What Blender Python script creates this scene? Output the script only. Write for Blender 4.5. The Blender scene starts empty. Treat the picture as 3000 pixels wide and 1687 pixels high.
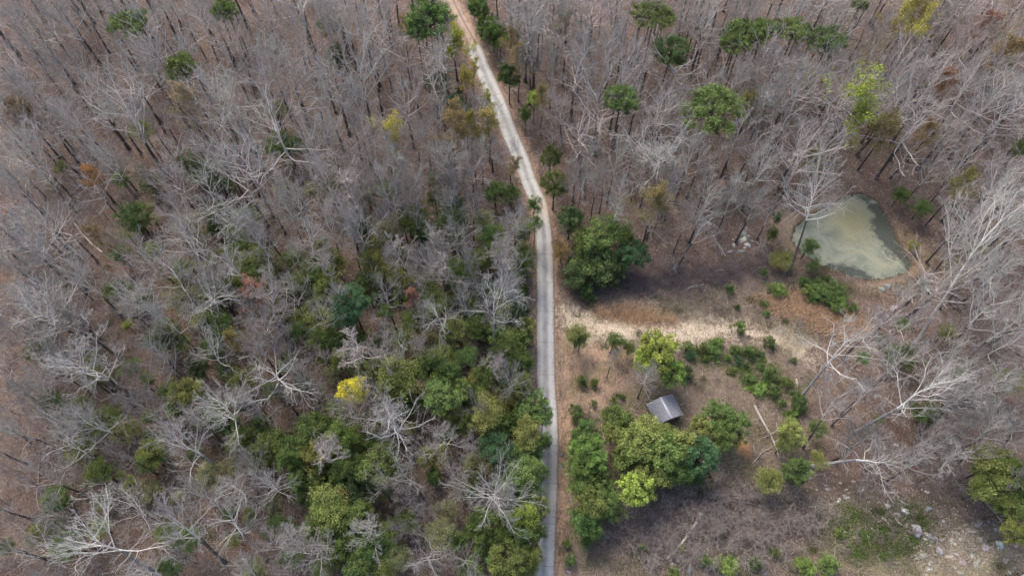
import bpy, math, random
import numpy as np
from mathutils import Vector, Quaternion, Euler

# ------------------------------------------------------------------ camera, sky, sun
scene = bpy.context.scene
COL = scene.collection
H = 110.0
cam_d = bpy.data.cameras.new("camera"); cam = bpy.data.objects.new("camera", cam_d); COL.objects.link(cam)
cam.location = (0, 0, H); cam.rotation_euler = (math.radians(30), 0, 0)
cam_d.sensor_width = 36; cam_d.lens = 24.0; cam_d.clip_start = 1; cam_d.clip_end = 6000
scene.camera = cam
SUN_EL, SUN_AZ = 52, -28           # azimuth measured from +Y towards +X
w = bpy.data.worlds.new("World"); scene.world = w; w.use_nodes = True
nt = w.node_tree; bg = nt.nodes["Background"]
sky = nt.nodes.new("ShaderNodeTexSky"); sky.sky_type = 'NISHITA'; sky.sun_disc = False
sky.sun_elevation = math.radians(SUN_EL); sky.sun_rotation = math.radians(SUN_AZ)
sky.air_density = 1.0; sky.dust_density = 4.0; sky.ozone_density = 1.0
nt.links.new(sky.outputs[0], bg.inputs[0]); bg.inputs[1].default_value = 0.15
sun_d = bpy.data.lights.new("sun", 'SUN'); sun_d.energy = 1.3; sun_d.angle = math.radians(22); sun_d.color = (1, .93, .84)
sun = bpy.data.objects.new("sun", sun_d); COL.objects.link(sun)
sa, se = math.radians(SUN_AZ), math.radians(SUN_EL)
sdir = Vector((math.sin(sa)*math.cos(se), math.cos(sa)*math.cos(se), math.sin(se)))
sun.rotation_euler = sdir.to_track_quat('Z', 'Y').to_euler(); sun.location = sdir*300
scene.view_settings.view_transform = 'Standard'; scene.view_settings.look = 'None'
scene.view_settings.exposure = 0.9; scene.view_settings.gamma = 1
scene.render.engine = 'CYCLES'
scene.cycles.max_bounces = 5; scene.cycles.diffuse_bounces = 3; scene.cycles.transmission_bounces = 3
scene.cycles.use_denoising = True; scene.cycles.denoiser = 'OPENIMAGEDENOISE'; scene.cycles.denoising_prefilter = 'ACCURATE'

# ------------------------------------------------------------------ survey helpers
S30, C30 = .5, math.sqrt(3)/2
def ray(px, py):
    a, b = (px-1500)/2000.0, (843.5-py)/2000.0
    return a, S30+b*C30, -C30+b*S30
def at(px, py, z=0.0):
    a, b, c = ray(px, py); t = (z-H)/c
    return a*t, b*t
def depth(px, py, z=0.0):
    return (z-H)/ray(px, py)[2]
def topx(x, y, z=0.0):
    d = S30*y+C30*(H-z); return 1500+2000*x/d, 843.5-2000*(C30*y+S30*(z-H))/d
def poly(pts): return np.array([at(*p) for p in pts])
def sdf(P, X, Y):
    """signed distance, negative inside"""
    X = np.asarray(X, float); Y = np.asarray(Y, float)
    d = np.full(X.shape, 1e9); ins = np.zeros(X.shape, bool)
    n = len(P)
    for i in range(n):
        ax, ay = P[i]; bx, by = P[(i+1) % n]
        ex, ey = bx-ax, by-ay
        t = np.clip(((X-ax)*ex+(Y-ay)*ey)/(ex*ex+ey*ey+1e-9), 0, 1)
        d = np.minimum(d, np.hypot(X-ax-t*ex, Y-ay-t*ey))
        c = ((ay > Y) != (by > Y)) & (X < (bx-ax)*(Y-ay)/(by-ay+1e-12)+ax)
        ins ^= c
    return np.where(ins, -d, d)
def sm(d, wdt): return np.clip(.5-d/(2*wdt), 0, 1)

POND = poly([(2497,571),(2538,571),(2570,592),(2592,628),(2610,665),(2628,705),(2655,745),(2668,770),(2650,795),(2608,806),(2555,815),(2500,806),(2445,785),(2395,765),(2350,735),(2328,700),(2334,665),(2365,640),(2405,620),(2440,606),(2465,588)])
SAND = poly([(1660,913),(1683,919),(1738,938),(1838,946),(2000,948),(2050,940),(2128,950),(2217,966),(2322,977),(2349,985),(2365,1028),(2380,1063),(2322,1043),(2272,1020),(2217,997),(2163,989),(2116,981),(2078,997),(2023,1008),(2000,1001),(1873,973),(1842,985),(1738,966),(1730,981),(1699,985),(1664,946)])
DIRT = poly([(1632,930),(1655,960),(1700,1010),(1800,1000),(1850,1030),(1870,1100),(1800,1150),(1760,1200),(1705,1190),(1695,1240),(1680,1300),(1668,1310),(1655,1500),(1650,1687),(1630,1687),(1640,1350),(1638,1150)])
CLAY = poly([(2155,1300),(2175,1288),(2192,1310),(2205,1340),(2190,1343),(2172,1325),(2152,1325)])
GRASS = poly([(1740,905),(1850,900),(1970,935),(1975,948),(1870,948),(1770,930)])
GRASS2 = poly([(2200,870),(2330,855),(2400,885),(2500,920),(2550,965),(2480,995),(2370,960),(2260,915)])
GREEN = poly([(2560,1520),(2640,1495),(2710,1520),(2730,1565),(2680,1630),(2590,1640),(2480,1600),(2420,1560),(2470,1540)])
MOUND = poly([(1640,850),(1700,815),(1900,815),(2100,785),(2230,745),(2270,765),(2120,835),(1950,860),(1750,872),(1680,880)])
ROCKY = poly([(2740,1545),(2840,1530),(2960,1560),(3060,1620),(3060,1700),(2700,1700),(2690,1640)])
PALE = poly([(2540,1665),(2620,1642),(2740,1650),(2880,1640),(2960,1680),(2900,1720),(2560,1720)])
BANK = poly([(2620,660),(2680,680),(2730,760),(2715,800),(2640,840),(2540,860),(2480,835),(2560,825),(2640,800),(2672,770),(2650,735)])
BANKL = poly([(2250,640),(2380,590),(2480,560),(2470,580),(2340,655),(2320,700),(2345,745),(2290,735),(2255,700)])
SCRUB = poly([(1625,800),(1700,840),(2000,850),(2230,760),(2300,790),(2560,870),(2420,900),(2400,1000),(2390,1200),(2420,1420),(2620,1440),(3100,1560),(3100,1800),(1625,1800)])
CLEAR = poly([(1625,790),(1900,812),(2230,740),(2300,720),(2290,620),(2480,540),(2590,550),(2660,640),(2740,760),(2640,870),(2480,1010),(2400,1200),(2440,1440),(3150,1500),(3150,1900),(1600,1900)])
ROADPX = [(1590,1790),(1591,1740),(1592.5,1687),(1595,1600),(1600,1500),(1604,1400),(1606,1320),(1606.5,1240),(1599.5,1124),(1598,1000),(1598,900),(1597,800),(1594.5,709),(1588,650),(1579,600),(1562,562),(1548,528),(1526,466),(1492,388),(1462,310),(1427,233),(1394,155),(1383,130)]
TRACKPX = [(1383,131),(1370,105),(1355,78),(1336,39),(1316,0),(1296,-40),(1270,-90)]
def dense(pts, step=1.0):
    P = np.array([at(*p) for p in pts]); out = []
    for i in range(len(P)-1):
        p0 = P[max(i-1, 0)]; p1 = P[i]; p2 = P[i+1]; p3 = P[min(i+2, len(P)-1)]
        n = max(2, int(np.hypot(*(p2-p1))/step))
        for k in range(n):
            t = k/n
            out.append(.5*((2*p1)+(-p0+p2)*t+(2*p0-5*p1+4*p2-p3)*t*t+(-p0+3*p1-3*p2+p3)*t**3))
    out.append(P[-1]); return np.array(out)
ROAD = dense(ROADPX); TRACK = dense(TRACKPX)
def dline(L, X, Y):
    X = np.asarray(X, float); Y = np.asarray(Y, float); d = np.full(X.shape, 1e9)
    for i in range(0, len(L)-1, 2):
        a = L[i]; b = L[min(i+2, len(L)-1)]; e = b-a
        t = np.clip(((X-a[0])*e[0]+(Y-a[1])*e[1])/(e@e+1e-9), 0, 1)
        d = np.minimum(d, np.hypot(X-a[0]-t*e[0], Y-a[1]-t*e[1]))
    return d
def terr(x, y):
    x = np.asarray(x, float); y = np.asarray(y, float)
    z = .28*np.sin(x*.09+1)*np.cos(y*.07)+.18*np.sin(x*.21-y*.17)+.1*np.sin(x*.5+y*.43)*np.sin(y*.37)
    return z*np.clip(dline(ROAD, x, y)/9-.15, 0, 1)
def terr_full(x, y):
    z = terr(x, y); d = sdf(POND, x, y)
    d = d+.35*np.sin(x*1.7+y*.6)*np.sin(y*1.9)+.22*np.sin(x*3.9)*np.sin(y*3.3+1)
    k = np.clip(1-np.maximum(d, 0)/5, 0, 1)
    z = z*(1-k)
    return z+np.where(d < 0, np.maximum(d*.35, -1.3)-.42, -.42*np.clip(1-d/1.6, 0, 1))
def tz(x, y): return float(terr_full(np.array([x]), np.array([y]))[0])

# ------------------------------------------------------------------ materials
def new_mat(name):
    m = bpy.data.materials.new(name); m.use_nodes = True
    return m, m.node_tree, m.node_tree.nodes["Principled BSDF"]
def N(t, kind, **kw):
    n = t.nodes.new(kind)
    for k, v in kw.items():
        if isinstance(k, str) and hasattr(n, k): setattr(n, k, v)
    return n
def noise(t, vec, scale, detail=4, rough=.6, dist=0):
    n = t.nodes.new("ShaderNodeTexNoise"); n.inputs["Scale"].default_value = scale
    n.inputs["Detail"].default_value = detail; n.inputs["Roughness"].default_value = rough
    n.inputs["Distortion"].default_value = dist
    t.links.new(vec, n.inputs["Vector"]); return n.outputs["Fac"]
def ramp(t, fac, stops):
    r = t.nodes.new("ShaderNodeValToRGB"); e = r.color_ramp.elements
    while len(e) < len(stops): e.new(.5)
    for i, (p, c) in enumerate(stops):
        e[i].position = p; e[i].color = (c, c, c, 1) if isinstance(c, (int, float)) else (*c, 1)
    t.links.new(fac, r.inputs[0]); return r.outputs[0]
def mixc(t, f, a, b, mode='MIX'):
    m = t.nodes.new("ShaderNodeMix"); m.data_type = 'RGBA'; m.blend_type = mode
    if isinstance(f, (int, float)): m.inputs[0].default_value = f
    else: t.links.new(f, m.inputs[0])
    for i, s in ((6, a), (7, b)):
        if isinstance(s, tuple): m.inputs[i].default_value = (*s, 1)
        else: t.links.new(s, m.inputs[i])
    return m.outputs[2]
def math_(t, op, a, b=None, clamp=False):
    m = t.nodes.new("ShaderNodeMath"); m.operation = op; m.use_clamp = clamp
    for i, s in enumerate((a, b)):
        if s is None: continue
        if isinstance(s, (int, float)): m.inputs[i].default_value = s
        else: t.links.new(s, m.inputs[i])
    return m.outputs[0]
def attr(t, name, out="Fac"):
    a = t.nodes.new("ShaderNodeAttribute"); a.attribute_name = name; return a.outputs[out]
def geo_pos(t): return t.nodes.new("ShaderNodeNewGeometry").outputs["Position"]

def mat_objcolor(name, rough=.85, var=.35, transl=0.0, hue=0.0, bark=False):
    """the colour comes from the object (each tree has its own); per-face variation from attribute 'tone'"""
    m, t, p = new_mat(name)
    oi = t.nodes.new("ShaderNodeObjectInfo")
    c = oi.outputs["Color"]
    f = math_(t, 'ADD', math_(t, 'MULTIPLY', attr(t, "tone"), var*2), 1-var)
    if bark:
        n = noise(t, geo_pos(t), 2.2, 4, .7)
        f = math_(t, 'MULTIPLY', f, math_(t, 'ADD', math_(t, 'MULTIPLY', n, 1.1), .45))
    v = t.nodes.new("ShaderNodeVectorMath"); v.operation = 'SCALE'
    t.links.new(c, v.inputs[0]); t.links.new(f, v.inputs["Scale"])
    c = v.outputs[0]
    t.links.new(c, p.inputs["Base Color"]); p.inputs["Roughness"].default_value = rough
    p.inputs["Specular IOR Level"].default_value = .25
    if transl:
        tr = t.nodes.new("ShaderNodeBsdfTranslucent"); t.links.new(c, tr.inputs[0])
        mx = t.nodes.new("ShaderNodeMixShader"); mx.inputs[0].default_value = transl
        t.links.new(p.outputs[0], mx.inputs[1]); t.links.new(tr.outputs[0], mx.inputs[2])
        t.links.new(mx.outputs[0], t.nodes["Material Output"].inputs[0])
    return m
M_LEAF = mat_objcolor("foliage", .75, .62, .3)
M_BARK = mat_objcolor("bark", .9, .25, 0, bark=True)
M_TWIG = mat_objcolor("twig_bark", .85, .45)
M_STONE = mat_objcolor("stone", .9, .3, 0, bark=True)

def ground_mat():
    m, t, p = new_mat("forest_floor"); P = geo_pos(t)
    n1 = noise(t, P, .12, 4, .6); n2 = noise(t, P, 1.6, 6, .75); n3 = noise(t, P, 6.5, 5, .8)
    vo = t.nodes.new("ShaderNodeTexVoronoi"); vo.inputs["Scale"].default_value = 5.5; t.links.new(P, vo.inputs["Vector"])
    speck = t.nodes.new("ShaderNodeSeparateColor"); t.links.new(vo.outputs["Color"], speck.inputs[0])
    lit = ramp(t, n3, [(.32, (.03, .018, .014)), (.48, (.105, .066, .052)), (.6, (.19, .13, .105)), (.75, (.38, .29, .24))])
    lit2 = ramp(t, speck.outputs[0], [(0, (.06, .038, .03)), (.4, (.14, .09, .068)), (.8, (.23, .15, .115)), (1, (.42, .33, .26))])
    lit = mixc(t, .5, lit, lit2)
    lit = mixc(t, ramp(t, n2, [(.4, 0), (.7, .7)]), lit, (.13, .1, .085))
    lit = mixc(t, ramp(t, n1, [(.4, 0), (.62, .5)]), lit, (.15, .12, .09))
    brk = math_(t, 'MULTIPLY', math_(t, 'SUBTRACT', noise(t, P, .9, 7, .78), .5), 1.9)
    brk2 = math_(t, 'MULTIPLY', math_(t, 'SUBTRACT', noise(t, P, 3.5, 5, .8), .5), 1.2)
    brk = math_(t, 'ADD', brk, brk2)
    def mask(nm, hard=.12, off=.5):
        a = math_(t, 'ADD', attr(t, nm), brk)
        return ramp(t, a, [(off-hard, 0), (min(off+hard, 1), 1)])
    scrub = mixc(t, ramp(t, n3, [(.34, 0), (.64, 1)]), (.075, .052, .042), (.42, .33, .26))
    scrub = mixc(t, ramp(t, n2, [(.42, 0), (.6, .6)]), scrub, (.12, .095, .085))
    c = mixc(t, math_(t, 'MULTIPLY', mask("scrub", .25, .6), .8), lit, scrub)
    c = mixc(t, math_(t, 'MULTIPLY', mask("moss", .3, .78), .75), c, mixc(t, n3, (.03, .04, .012), (.13, .13, .05)))
    c = mixc(t, math_(t, 'MULTIPLY', mask("bank", .2), .75), c, mixc(t, n3, (.16, .11, .07), (.4, .3, .2)))
    c = mixc(t, mask("dirt", .3, .55), c, mixc(t, n3, (.24, .15, .10), (.60, .42, .29)))
    c = mixc(t, math_(t, 'MULTIPLY', mask("grass", .2), .8), c, mixc(t, n3, (.2, .14, .095), (.5, .37, .25)))
    c = mixc(t, mask("clay", .15), c, mixc(t, n3, (.38, .16, .06), (.62, .33, .15)))
    c = mixc(t, mask("pale", .2), c, mixc(t, n3, (.16, .14, .09), (.42, .36, .25)))
    c = mixc(t, mask("sand", .22, .5), c, mixc(t, n2, (.5, .40, .29), (.8, .69, .53)))
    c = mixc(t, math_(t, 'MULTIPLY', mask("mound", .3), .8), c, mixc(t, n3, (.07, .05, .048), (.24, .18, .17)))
    c = mixc(t, math_(t, 'MULTIPLY', mask("blot", .2, .8), .55), c, mixc(t, n3, (.035, .05, .014), (.15, .16, .06)))
    wet = ramp(t, attr(t, "wet"), [(.25, 0), (.75, 1)])
    c = mixc(t, wet, c, (.06, .055, .035))
    t.links.new(c, p.inputs["Base Color"]); p.inputs["Roughness"].default_value = .95
    p.inputs["Specular IOR Level"].default_value = .1
    b = t.nodes.new("ShaderNodeBump"); b.inputs["Strength"].default_value = .55; b.inputs["Distance"].default_value = .12
    t.links.new(noise(t, P, 7, 5, .8), b.inputs["Height"]); t.links.new(b.outputs[0], p.inputs["Normal"])
    return m
def road_mat():
    m, t, p = new_mat("worn_concrete"); P = geo_pos(t)
    across = attr(t, "across"); along = attr(t, "along")
    n = noise(t, P, 1.1, 5, .65); n2 = noise(t, P, 9, 4, .7); n3 = noise(t, P, .35, 3, .5)
    c = mixc(t, n, (.42, .41, .385), (.62, .61, .575))
    c = mixc(t, math_(t, 'MULTIPLY', n2, .3), c, (.36, .35, .34))
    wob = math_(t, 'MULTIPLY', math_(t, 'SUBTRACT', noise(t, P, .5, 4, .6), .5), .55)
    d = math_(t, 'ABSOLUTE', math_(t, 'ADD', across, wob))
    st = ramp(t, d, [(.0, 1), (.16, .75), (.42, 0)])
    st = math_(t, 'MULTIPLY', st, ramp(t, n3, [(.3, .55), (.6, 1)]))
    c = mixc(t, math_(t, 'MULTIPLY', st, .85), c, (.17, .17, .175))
    edge = ramp(t, math_(t, 'ADD', math_(t, 'ABSOLUTE', across), math_(t, 'MULTIPLY', noise(t, P, 2, 4, .7), .25)), [(.98, 0), (1.1, .8)])
    c = mixc(t, edge, c, (.25, .19, .14))
    sl = t.nodes.new('ShaderNodeTexWhiteNoise'); sl.noise_dimensions = '1D'; t.links.new(math_(t, 'FLOOR', math_(t, 'DIVIDE', along, 6.2)), sl.inputs['W'])
    c = mixc(t, math_(t, 'MULTIPLY', sl.outputs['Value'], .28), c, (.33, .325, .31))
    lf = ramp(t, math_(t, 'ADD', math_(t, 'MULTIPLY', math_(t, 'ABSOLUTE', across), .3), noise(t, P, 4.5, 4, .8)), [(.74, 0), (.82, .7)])
    c = mixc(t, lf, c, (.27, .2, .15))
    # saw-cut joints and a few broken cracks
    j = math_(t, 'PINGPONG', along, 3.1); j = math_(t, 'LESS_THAN', j, .05)
    c = mixc(t, math_(t, 'MULTIPLY', j, .55), c, (.13, .12, .11))
    # sandy wash near the bend and the far end
    sandw = math_(t, 'ADD', attr(t, "wash"), math_(t, 'MULTIPLY', math_(t, 'SUBTRACT', noise(t, P, .8, 5, .7), .5), .8))
    c = mixc(t, ramp(t, sandw, [(.35, 0), (.8, .8)]), c, (.44, .35, .26))
    t.links.new(c, p.inputs["Base Color"]); p.inputs["Roughness"].default_value = .85
    b = t.nodes.new("ShaderNodeBump"); b.inputs["Strength"].default_value = .2; b.inputs["Distance"].default_value = .02
    t.links.new(n2, b.inputs["Height"]); t.links.new(b.outputs[0], p.inputs["Normal"])
    return m
def track_mat():
    m, t, p = new_mat("dirt_track"); P = geo_pos(t)
    n2 = noise(t, P, 3, 5, .75)
    c = mixc(t, n2, (.26, .17, .12), (.52, .4, .3))
    d = math_(t, 'ABSOLUTE', math_(t, 'SUBTRACT', math_(t, 'ABSOLUTE', math_(t, 'ADD', attr(t, "across"), math_(t, 'MULTIPLY', math_(t, 'SUBTRACT', noise(t, P, .6), .5), .25))), .45))
    c = mixc(t, ramp(t, d, [(.08, .65), (.2, 0)]), c, (.17, .11, .08))
    t.links.new(c, p.inputs["Base Color"]); p.inputs["Roughness"].default_value = .95
    return m
def water_mat():
    m, t, p = new_mat("muddy_pond_water"); P = geo_pos(t)
    n = noise(t, P, .22, 6, .68, .5)
    c = mixc(t, ramp(t, n, [(.38, 0), (.6, 1)]), (.155, .18, .14), (.265, .27, .20))
    c = mixc(t, ramp(t, attr(t, "ochre"), [(.2, 0), (1, .8)]), c, (.215, .20, .105))
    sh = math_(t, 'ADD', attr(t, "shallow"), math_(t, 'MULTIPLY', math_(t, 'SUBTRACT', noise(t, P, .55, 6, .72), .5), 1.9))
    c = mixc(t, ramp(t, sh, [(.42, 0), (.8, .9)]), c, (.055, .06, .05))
    t.links.new(c, p.inputs["Base Color"]); p.inputs["Roughness"].default_value = .2
    p.inputs["IOR"].default_value = 1.33
    b = t.nodes.new("ShaderNodeBump"); b.inputs["Strength"].default_value = .08; b.inputs["Distance"].default_value = .02
    t.links.new(noise(t, P, 6, 3, .5), b.inputs["Height"]); t.links.new(b.outputs[0], p.inputs["Normal"])
    return m
def plain(name, col, rough=.6, metal=0, var=.12, scale=3):
    m, t, p = new_mat(name); n = noise(t, geo_pos(t), scale, 5, .65)
    lo = tuple(x*(1-var) for x in col); hi = tuple(min(1, x*(1+var)) for x in col)
    t.links.new(mixc(t, ramp(t, n, [(.35, 0), (.65, 1)]), lo, hi), p.inputs["Base Color"])
    p.inputs["Roughness"].default_value = rough; p.inputs["Metallic"].default_value = metal
    return m

# ------------------------------------------------------------------ mesh helpers
def mk(name, V, F, tone=None, mat=None, attrs=None, smooth=False):
    """F: (n,3) or (n,4) int array, or list of such"""
    me = bpy.data.meshes.new(name)
    Fs = F if isinstance(F, list) else [F]
    Fs = [f for f in Fs if len(f)]
    V = np.asarray(V, np.float32)
    loops = np.concatenate([f.ravel() for f in Fs]).astype(np.int32)
    tot = np.concatenate([np.full(len(f), f.shape[1], np.int32) for f in Fs])
    start = np.concatenate([[0], np.cumsum(tot)[:-1]]).astype(np.int32)
    me.vertices.add(len(V)); me.vertices.foreach_set("co", V.ravel())
    me.loops.add(len(loops)); me.loops.foreach_set("vertex_index", loops)
    me.polygons.add(len(tot)); me.polygons.foreach_set("loop_start", start); me.polygons.foreach_set("loop_total", tot)
    if smooth: me.polygons.foreach_set("use_smooth", np.ones(len(tot), bool))
    me.update(calc_edges=True)
    if tone is not None:
        a = me.attributes.new("tone", 'FLOAT', 'POINT'); a.data.foreach_set("value", np.asarray(tone, np.float32))
    for k, v in (attrs or {}).items():
        a = me.attributes.new(k, 'FLOAT', 'POINT'); a.data.foreach_set("value", np.asarray(v, np.float32))
    if mat: me.materials.append(mat)
    return me
def link(name, me, parent=None, color=None):
    o = bpy.data.objects.new(name, me); COL.objects.link(o)
    if parent: o.parent = parent
    if color: o.color = (*color, 1)
    return o
def tag(o, label=None, cat=None, group=None, kind=None):
    if label: o["label"] = label
    if cat: o["category"] = cat
    if group: o["group"] = group
    if kind: o["kind"] = kind
    return o

class Tubes:
    """collects polylines; build() makes all tubes in one go"""
    def __init__(s): s.b = {}
    def add(s, pts, rad, sides, tone=.5):
        s.b.setdefault((len(pts), sides), []).append((pts, rad, tone))
    def arrays(s):
        VV, FF, TT, off = [], [], [], 0
        for (n, k), L in s.b.items():
            P = np.array([x[0] for x in L], float); R = np.array([x[1] for x in L], float); T = np.array([x[2] for x in L])
            D = P[:, -1]-P[:, 0]; D /= np.linalg.norm(D, axis=1, keepdims=True)+1e-9
            ref = np.where(np.abs(D[:, 2:3]) < .8, np.array([[0, 0, 1.]]), np.array([[1., 0, 0]]))
            U = np.cross(D, ref); U /= np.linalg.norm(U, axis=1, keepdims=True)+1e-9; W = np.cross(D, U)
            a = np.arange(k)*2*np.pi/k
            ring = np.cos(a)[None, :, None]*U[:, None]+np.sin(a)[None, :, None]*W[:, None]
            V = P[:, :, None]+R[:, :, None, None]*ring[:, None]
            m = len(L); base = off+np.arange(m)[:, None, None]*n*k+np.arange(n-1)[None, :, None]*k+np.arange(k)[None, None]
            nx = off+np.arange(m)[:, None, None]*n*k+np.arange(n-1)[None, :, None]*k+((np.arange(k)+1) % k)[None, None]
            F = np.stack([base, nx, nx+k, base+k], -1).reshape(-1, 4)
            VV.append(V.reshape(-1, 3)); FF.append(F); TT.append(np.repeat(T, n*k)); off += m*n*k
        return np.concatenate(VV), np.concatenate(FF), np.concatenate(TT)
    def mesh(s, name, mat, smooth=False):
        V, F, T = s.arrays(); return mk(name, V, F, T, mat, smooth=smooth)

def unit(v): return v/(np.linalg.norm(v)+1e-9)
def perp(d, rng):
    v = rng.normal(size=3); v -= v@d*d; return unit(v)

# ------------------------------------------------------------------ bare trees
STY = {
 # clear: trunk fraction below crown, nl limbs, ang limb angle, wander, up tropism, kids per level, len ratios
 'open':  dict(h=20, clear=.42, nl=11,  ang=(35, 75), wander=.24, up=.10, kids=(7, 6, 5, 3), lr=(.52, .50, .46, .5), ll=.40, lead=.55),
 'vase':  dict(h=20, clear=.40, nl=11, ang=(18, 42), wander=.16, up=.14, kids=(7, 7, 6, 3), lr=(.50, .50, .46, .5), ll=.44, lead=.8),
 'twig':  dict(h=18, clear=.42, nl=14, ang=(25, 65), wander=.15, up=.12, kids=(7, 8, 6, 3), lr=(.44, .44, .44, .55), ll=.32, lead=.8),
 'burst': dict(h=15, clear=.40, nl=22, ang=(30, 88), wander=.13, up=.07, kids=(7, 7, 5, 2), lr=(.46, .46, .45, .5), ll=.42, lead=.4),
 'slim':  dict(h=16, clear=.50, nl=9,  ang=(20, 50), wander=.18, up=.14, kids=(6, 6, 5, 3), lr=(.5, .5, .5, .5), ll=.24, lead=.9),
 'snag':  dict(h=17, clear=.45, nl=12,  ang=(45, 92), wander=.26, up=.10, kids=(6, 6, 4, 2), lr=(.50, .48, .44, .5), ll=.38, lead=.5),
}
def grow(style, seed, lite=False, fat=1.0):
    q = STY[style]; rng = np.random.default_rng(seed)
    trunk, crown = Tubes(), Tubes(); ends = []
    h = q['h']; hc = h*q['clear']; r0 = .26 if style != 'slim' else .17
    bend = rng.normal(0, .02, 2)
    n = 7; zs = np.linspace(0, hc, n)
    wob = np.cumsum(rng.normal(0, .07, (n, 2)), 0)*(zs[:, None]/hc)
    tp = np.column_stack([wob[:, 0]+bend[0]*zs, wob[:, 1]+bend[1]*zs, zs])
    tr = r0*(1-.40*zs/hc); tr[0] *= 1.45
    trunk.add(tp, tr, 7, .5)
    d0 = unit(tp[-1]-tp[-2]+np.array([0, 0, .6]))
    npts = (7, 5, 4, 3, 2); sides = (6, 5, 4, 3, 3)
    maxlev = 3 if lite else 4
    def branch(p, d, L, r, lev):
        m = npts[lev]; pts = [p]; dd = d.copy(); stp = L/(m-1)
        for i in range(m-1):
            dd = unit(dd+rng.normal(0, q['wander'], 3)+np.array([0, 0, q['up']]))
            pts.append(pts[-1]+dd*stp)
        pts = np.array(pts); rad = np.linspace(r, max(r*.35, .011*fat), m)
        crown.add(pts, rad, sides[lev], (.85, .85, .6, .28, .18)[lev]+rng.uniform(-.15, .15))
        if lev >= maxlev-1: ends.append(pts[-1])
        if lev >= maxlev: return
        k = q['kids'][lev-0] if lev < 4 else 0
        if lite and lev >= 1: k = max(2, k-2)
        for j in range(k):
            f = .22+.78*(j+rng.random())/k if lev < 3 else .3+.7*rng.random()
            f = min(f, .99); i = int(f*(m-1)); fr = f*(m-1)-i
            bp = pts[i]*(1-fr)+pts[i+1]*fr; bd = unit(pts[i+1]-pts[i])
            a = math.radians(rng.uniform(22, 58))
            nd = unit(bd*math.cos(a)+perp(bd, rng)*math.sin(a)+np.array([0, 0, .08]))
            Lc = L*q['lr'][min(lev, 3)]*rng.uniform(.7, 1.25)*(1.15-.45*f)
            rc = max(min(rad[i]*.58, r*.5), .0135*fat)
            branch(bp, nd, Lc, rc, lev+1)
    # leader
    Ll = (h-hc)*q['lead']
    n = 6; lp = [tp[-1]]; dd = d0
    for i in range(n-1):
        dd = unit(dd+rng.normal(0, q['wander']*.5, 3)+np.array([0, 0, .25])); lp.append(lp[-1]+dd*Ll/(n-1))
    lp = np.array(lp); lr_ = np.linspace(tr[-1], .045, n); crown.add(lp, lr_, 6, .85)
    phi = rng.random()*6.28
    for j in range(q['nl']):
        f = (j+.4*rng.random())/q['nl']; fi = min(f*(n-1), n-1.01); i = int(fi); fr = fi-i
        bp = lp[i]*(1-fr)+lp[i+1]*fr; phi += 2.4+rng.normal(0, .35)
        a0, a1 = q['ang']; a = math.radians(a1+(a0-a1)*f+rng.normal(0, 8))
        nd = np.array([math.cos(phi)*math.sin(a), math.sin(phi)*math.sin(a), math.cos(a)])
        L = h*q['ll']*rng.uniform(.75, 1.2)*(1-.45*f)
        branch(bp, nd, L, max(.05, lr_[i]*rng.uniform(.34, .52)), 1 if style in ('slim',) else 1)
    # low stray limb
    for j in range(rng.integers(1, 3)):
        a = rng.random()*6.28; z = rng.uniform(.6, .9)*hc
        branch(np.array([tp[3][0], tp[3][1], z]), unit(np.array([math.cos(a), math.sin(a), .35])), h*.1, .04, 2)
    return trunk, crown, np.array(ends)
BV = {}
def bare_variants(style, seeds, fat=1.0, lite=False):
    out = []
    for s in seeds:
        t, c, e = grow(style, s, lite, fat)
        V, F, T = c.arrays()
        rr = np.hypot(V[:, 0], V[:, 1]); R = float(np.percentile(rr, 93)); top = float(V[:, 2].max())
        out.append(dict(trunk=t.mesh("trunk_"+style, M_BARK), crown=mk("limbs_"+style, V, F, T, M_TWIG), R=R, top=top,
                        zc=float(np.percentile(V[:, 2], 50)), ends=e, raw=(t.arrays(), (V, F, T))))
    return out
for sname, n, sd in (('open', 5, 10), ('vase', 5, 30), ('twig', 5, 50), ('burst', 2, 70), ('slim', 3, 90), ('snag', 3, 110)):
    BV[sname] = bare_variants(sname, range(sd, sd+n), 1.25)

# ------------------------------------------------------------------ leafy crowns
def leaf_tris(C, rng, size, aspect, outward=None, ow=0):
    """one pointed triangle pair-free leaf at each centre"""
    n = len(C); d = rng.normal(size=(n, 3))
    if outward is not None: d = d*(1-ow)+outward*ow*1.6
    d /= np.linalg.norm(d, axis=1, keepdims=True)+1e-9
    u = rng.normal(size=(n, 3)); u -= (u*d).sum(1, keepdims=True)*d; u /= np.linalg.norm(u, axis=1, keepdims=True)+1e-9
    s = size*rng.uniform(.6, 1.4, (n, 1))
    V = np.stack([C-u*s*aspect*.5-d*s*.4, C+u*s*aspect*.5-d*s*.4, C+d*s*.6], 1).reshape(-1, 3)
    return V, np.arange(3*n).reshape(-1, 3)
CS = {
 # flat-topped pine: R, clumps, clump radius, leaves per clump, leaf size, aspect, shell bias
 'pine':  dict(R=3.0, nc=95,  cr=.55, nl=85, ls=.30, asp=.28, zlo=-.45, fl=.62, shell=(.45, 1)),
 'cedar': dict(R=3.0, nc=110, cr=.62, nl=75, ls=.24, asp=.5,  zlo=-.9,  fl=1.0, shell=(.25, 1)),
 'leafy': dict(R=3.0, nc=120, cr=.60, nl=70, ls=.22, asp=.75, zlo=-.8,  fl=.9,  shell=(.3, 1)),
 'haze':  dict(R=3.0, nc=85,  cr=.75, nl=80, ls=.18, asp=.6,  zlo=-.8,  fl=.9,  shell=(.1, 1)),
 'shrub': dict(R=1.2, nc=38,  cr=.34, nl=45, ls=.19, asp=.4,  zlo=-.8,  fl=1.0, shell=(.2, 1)),
}
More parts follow.
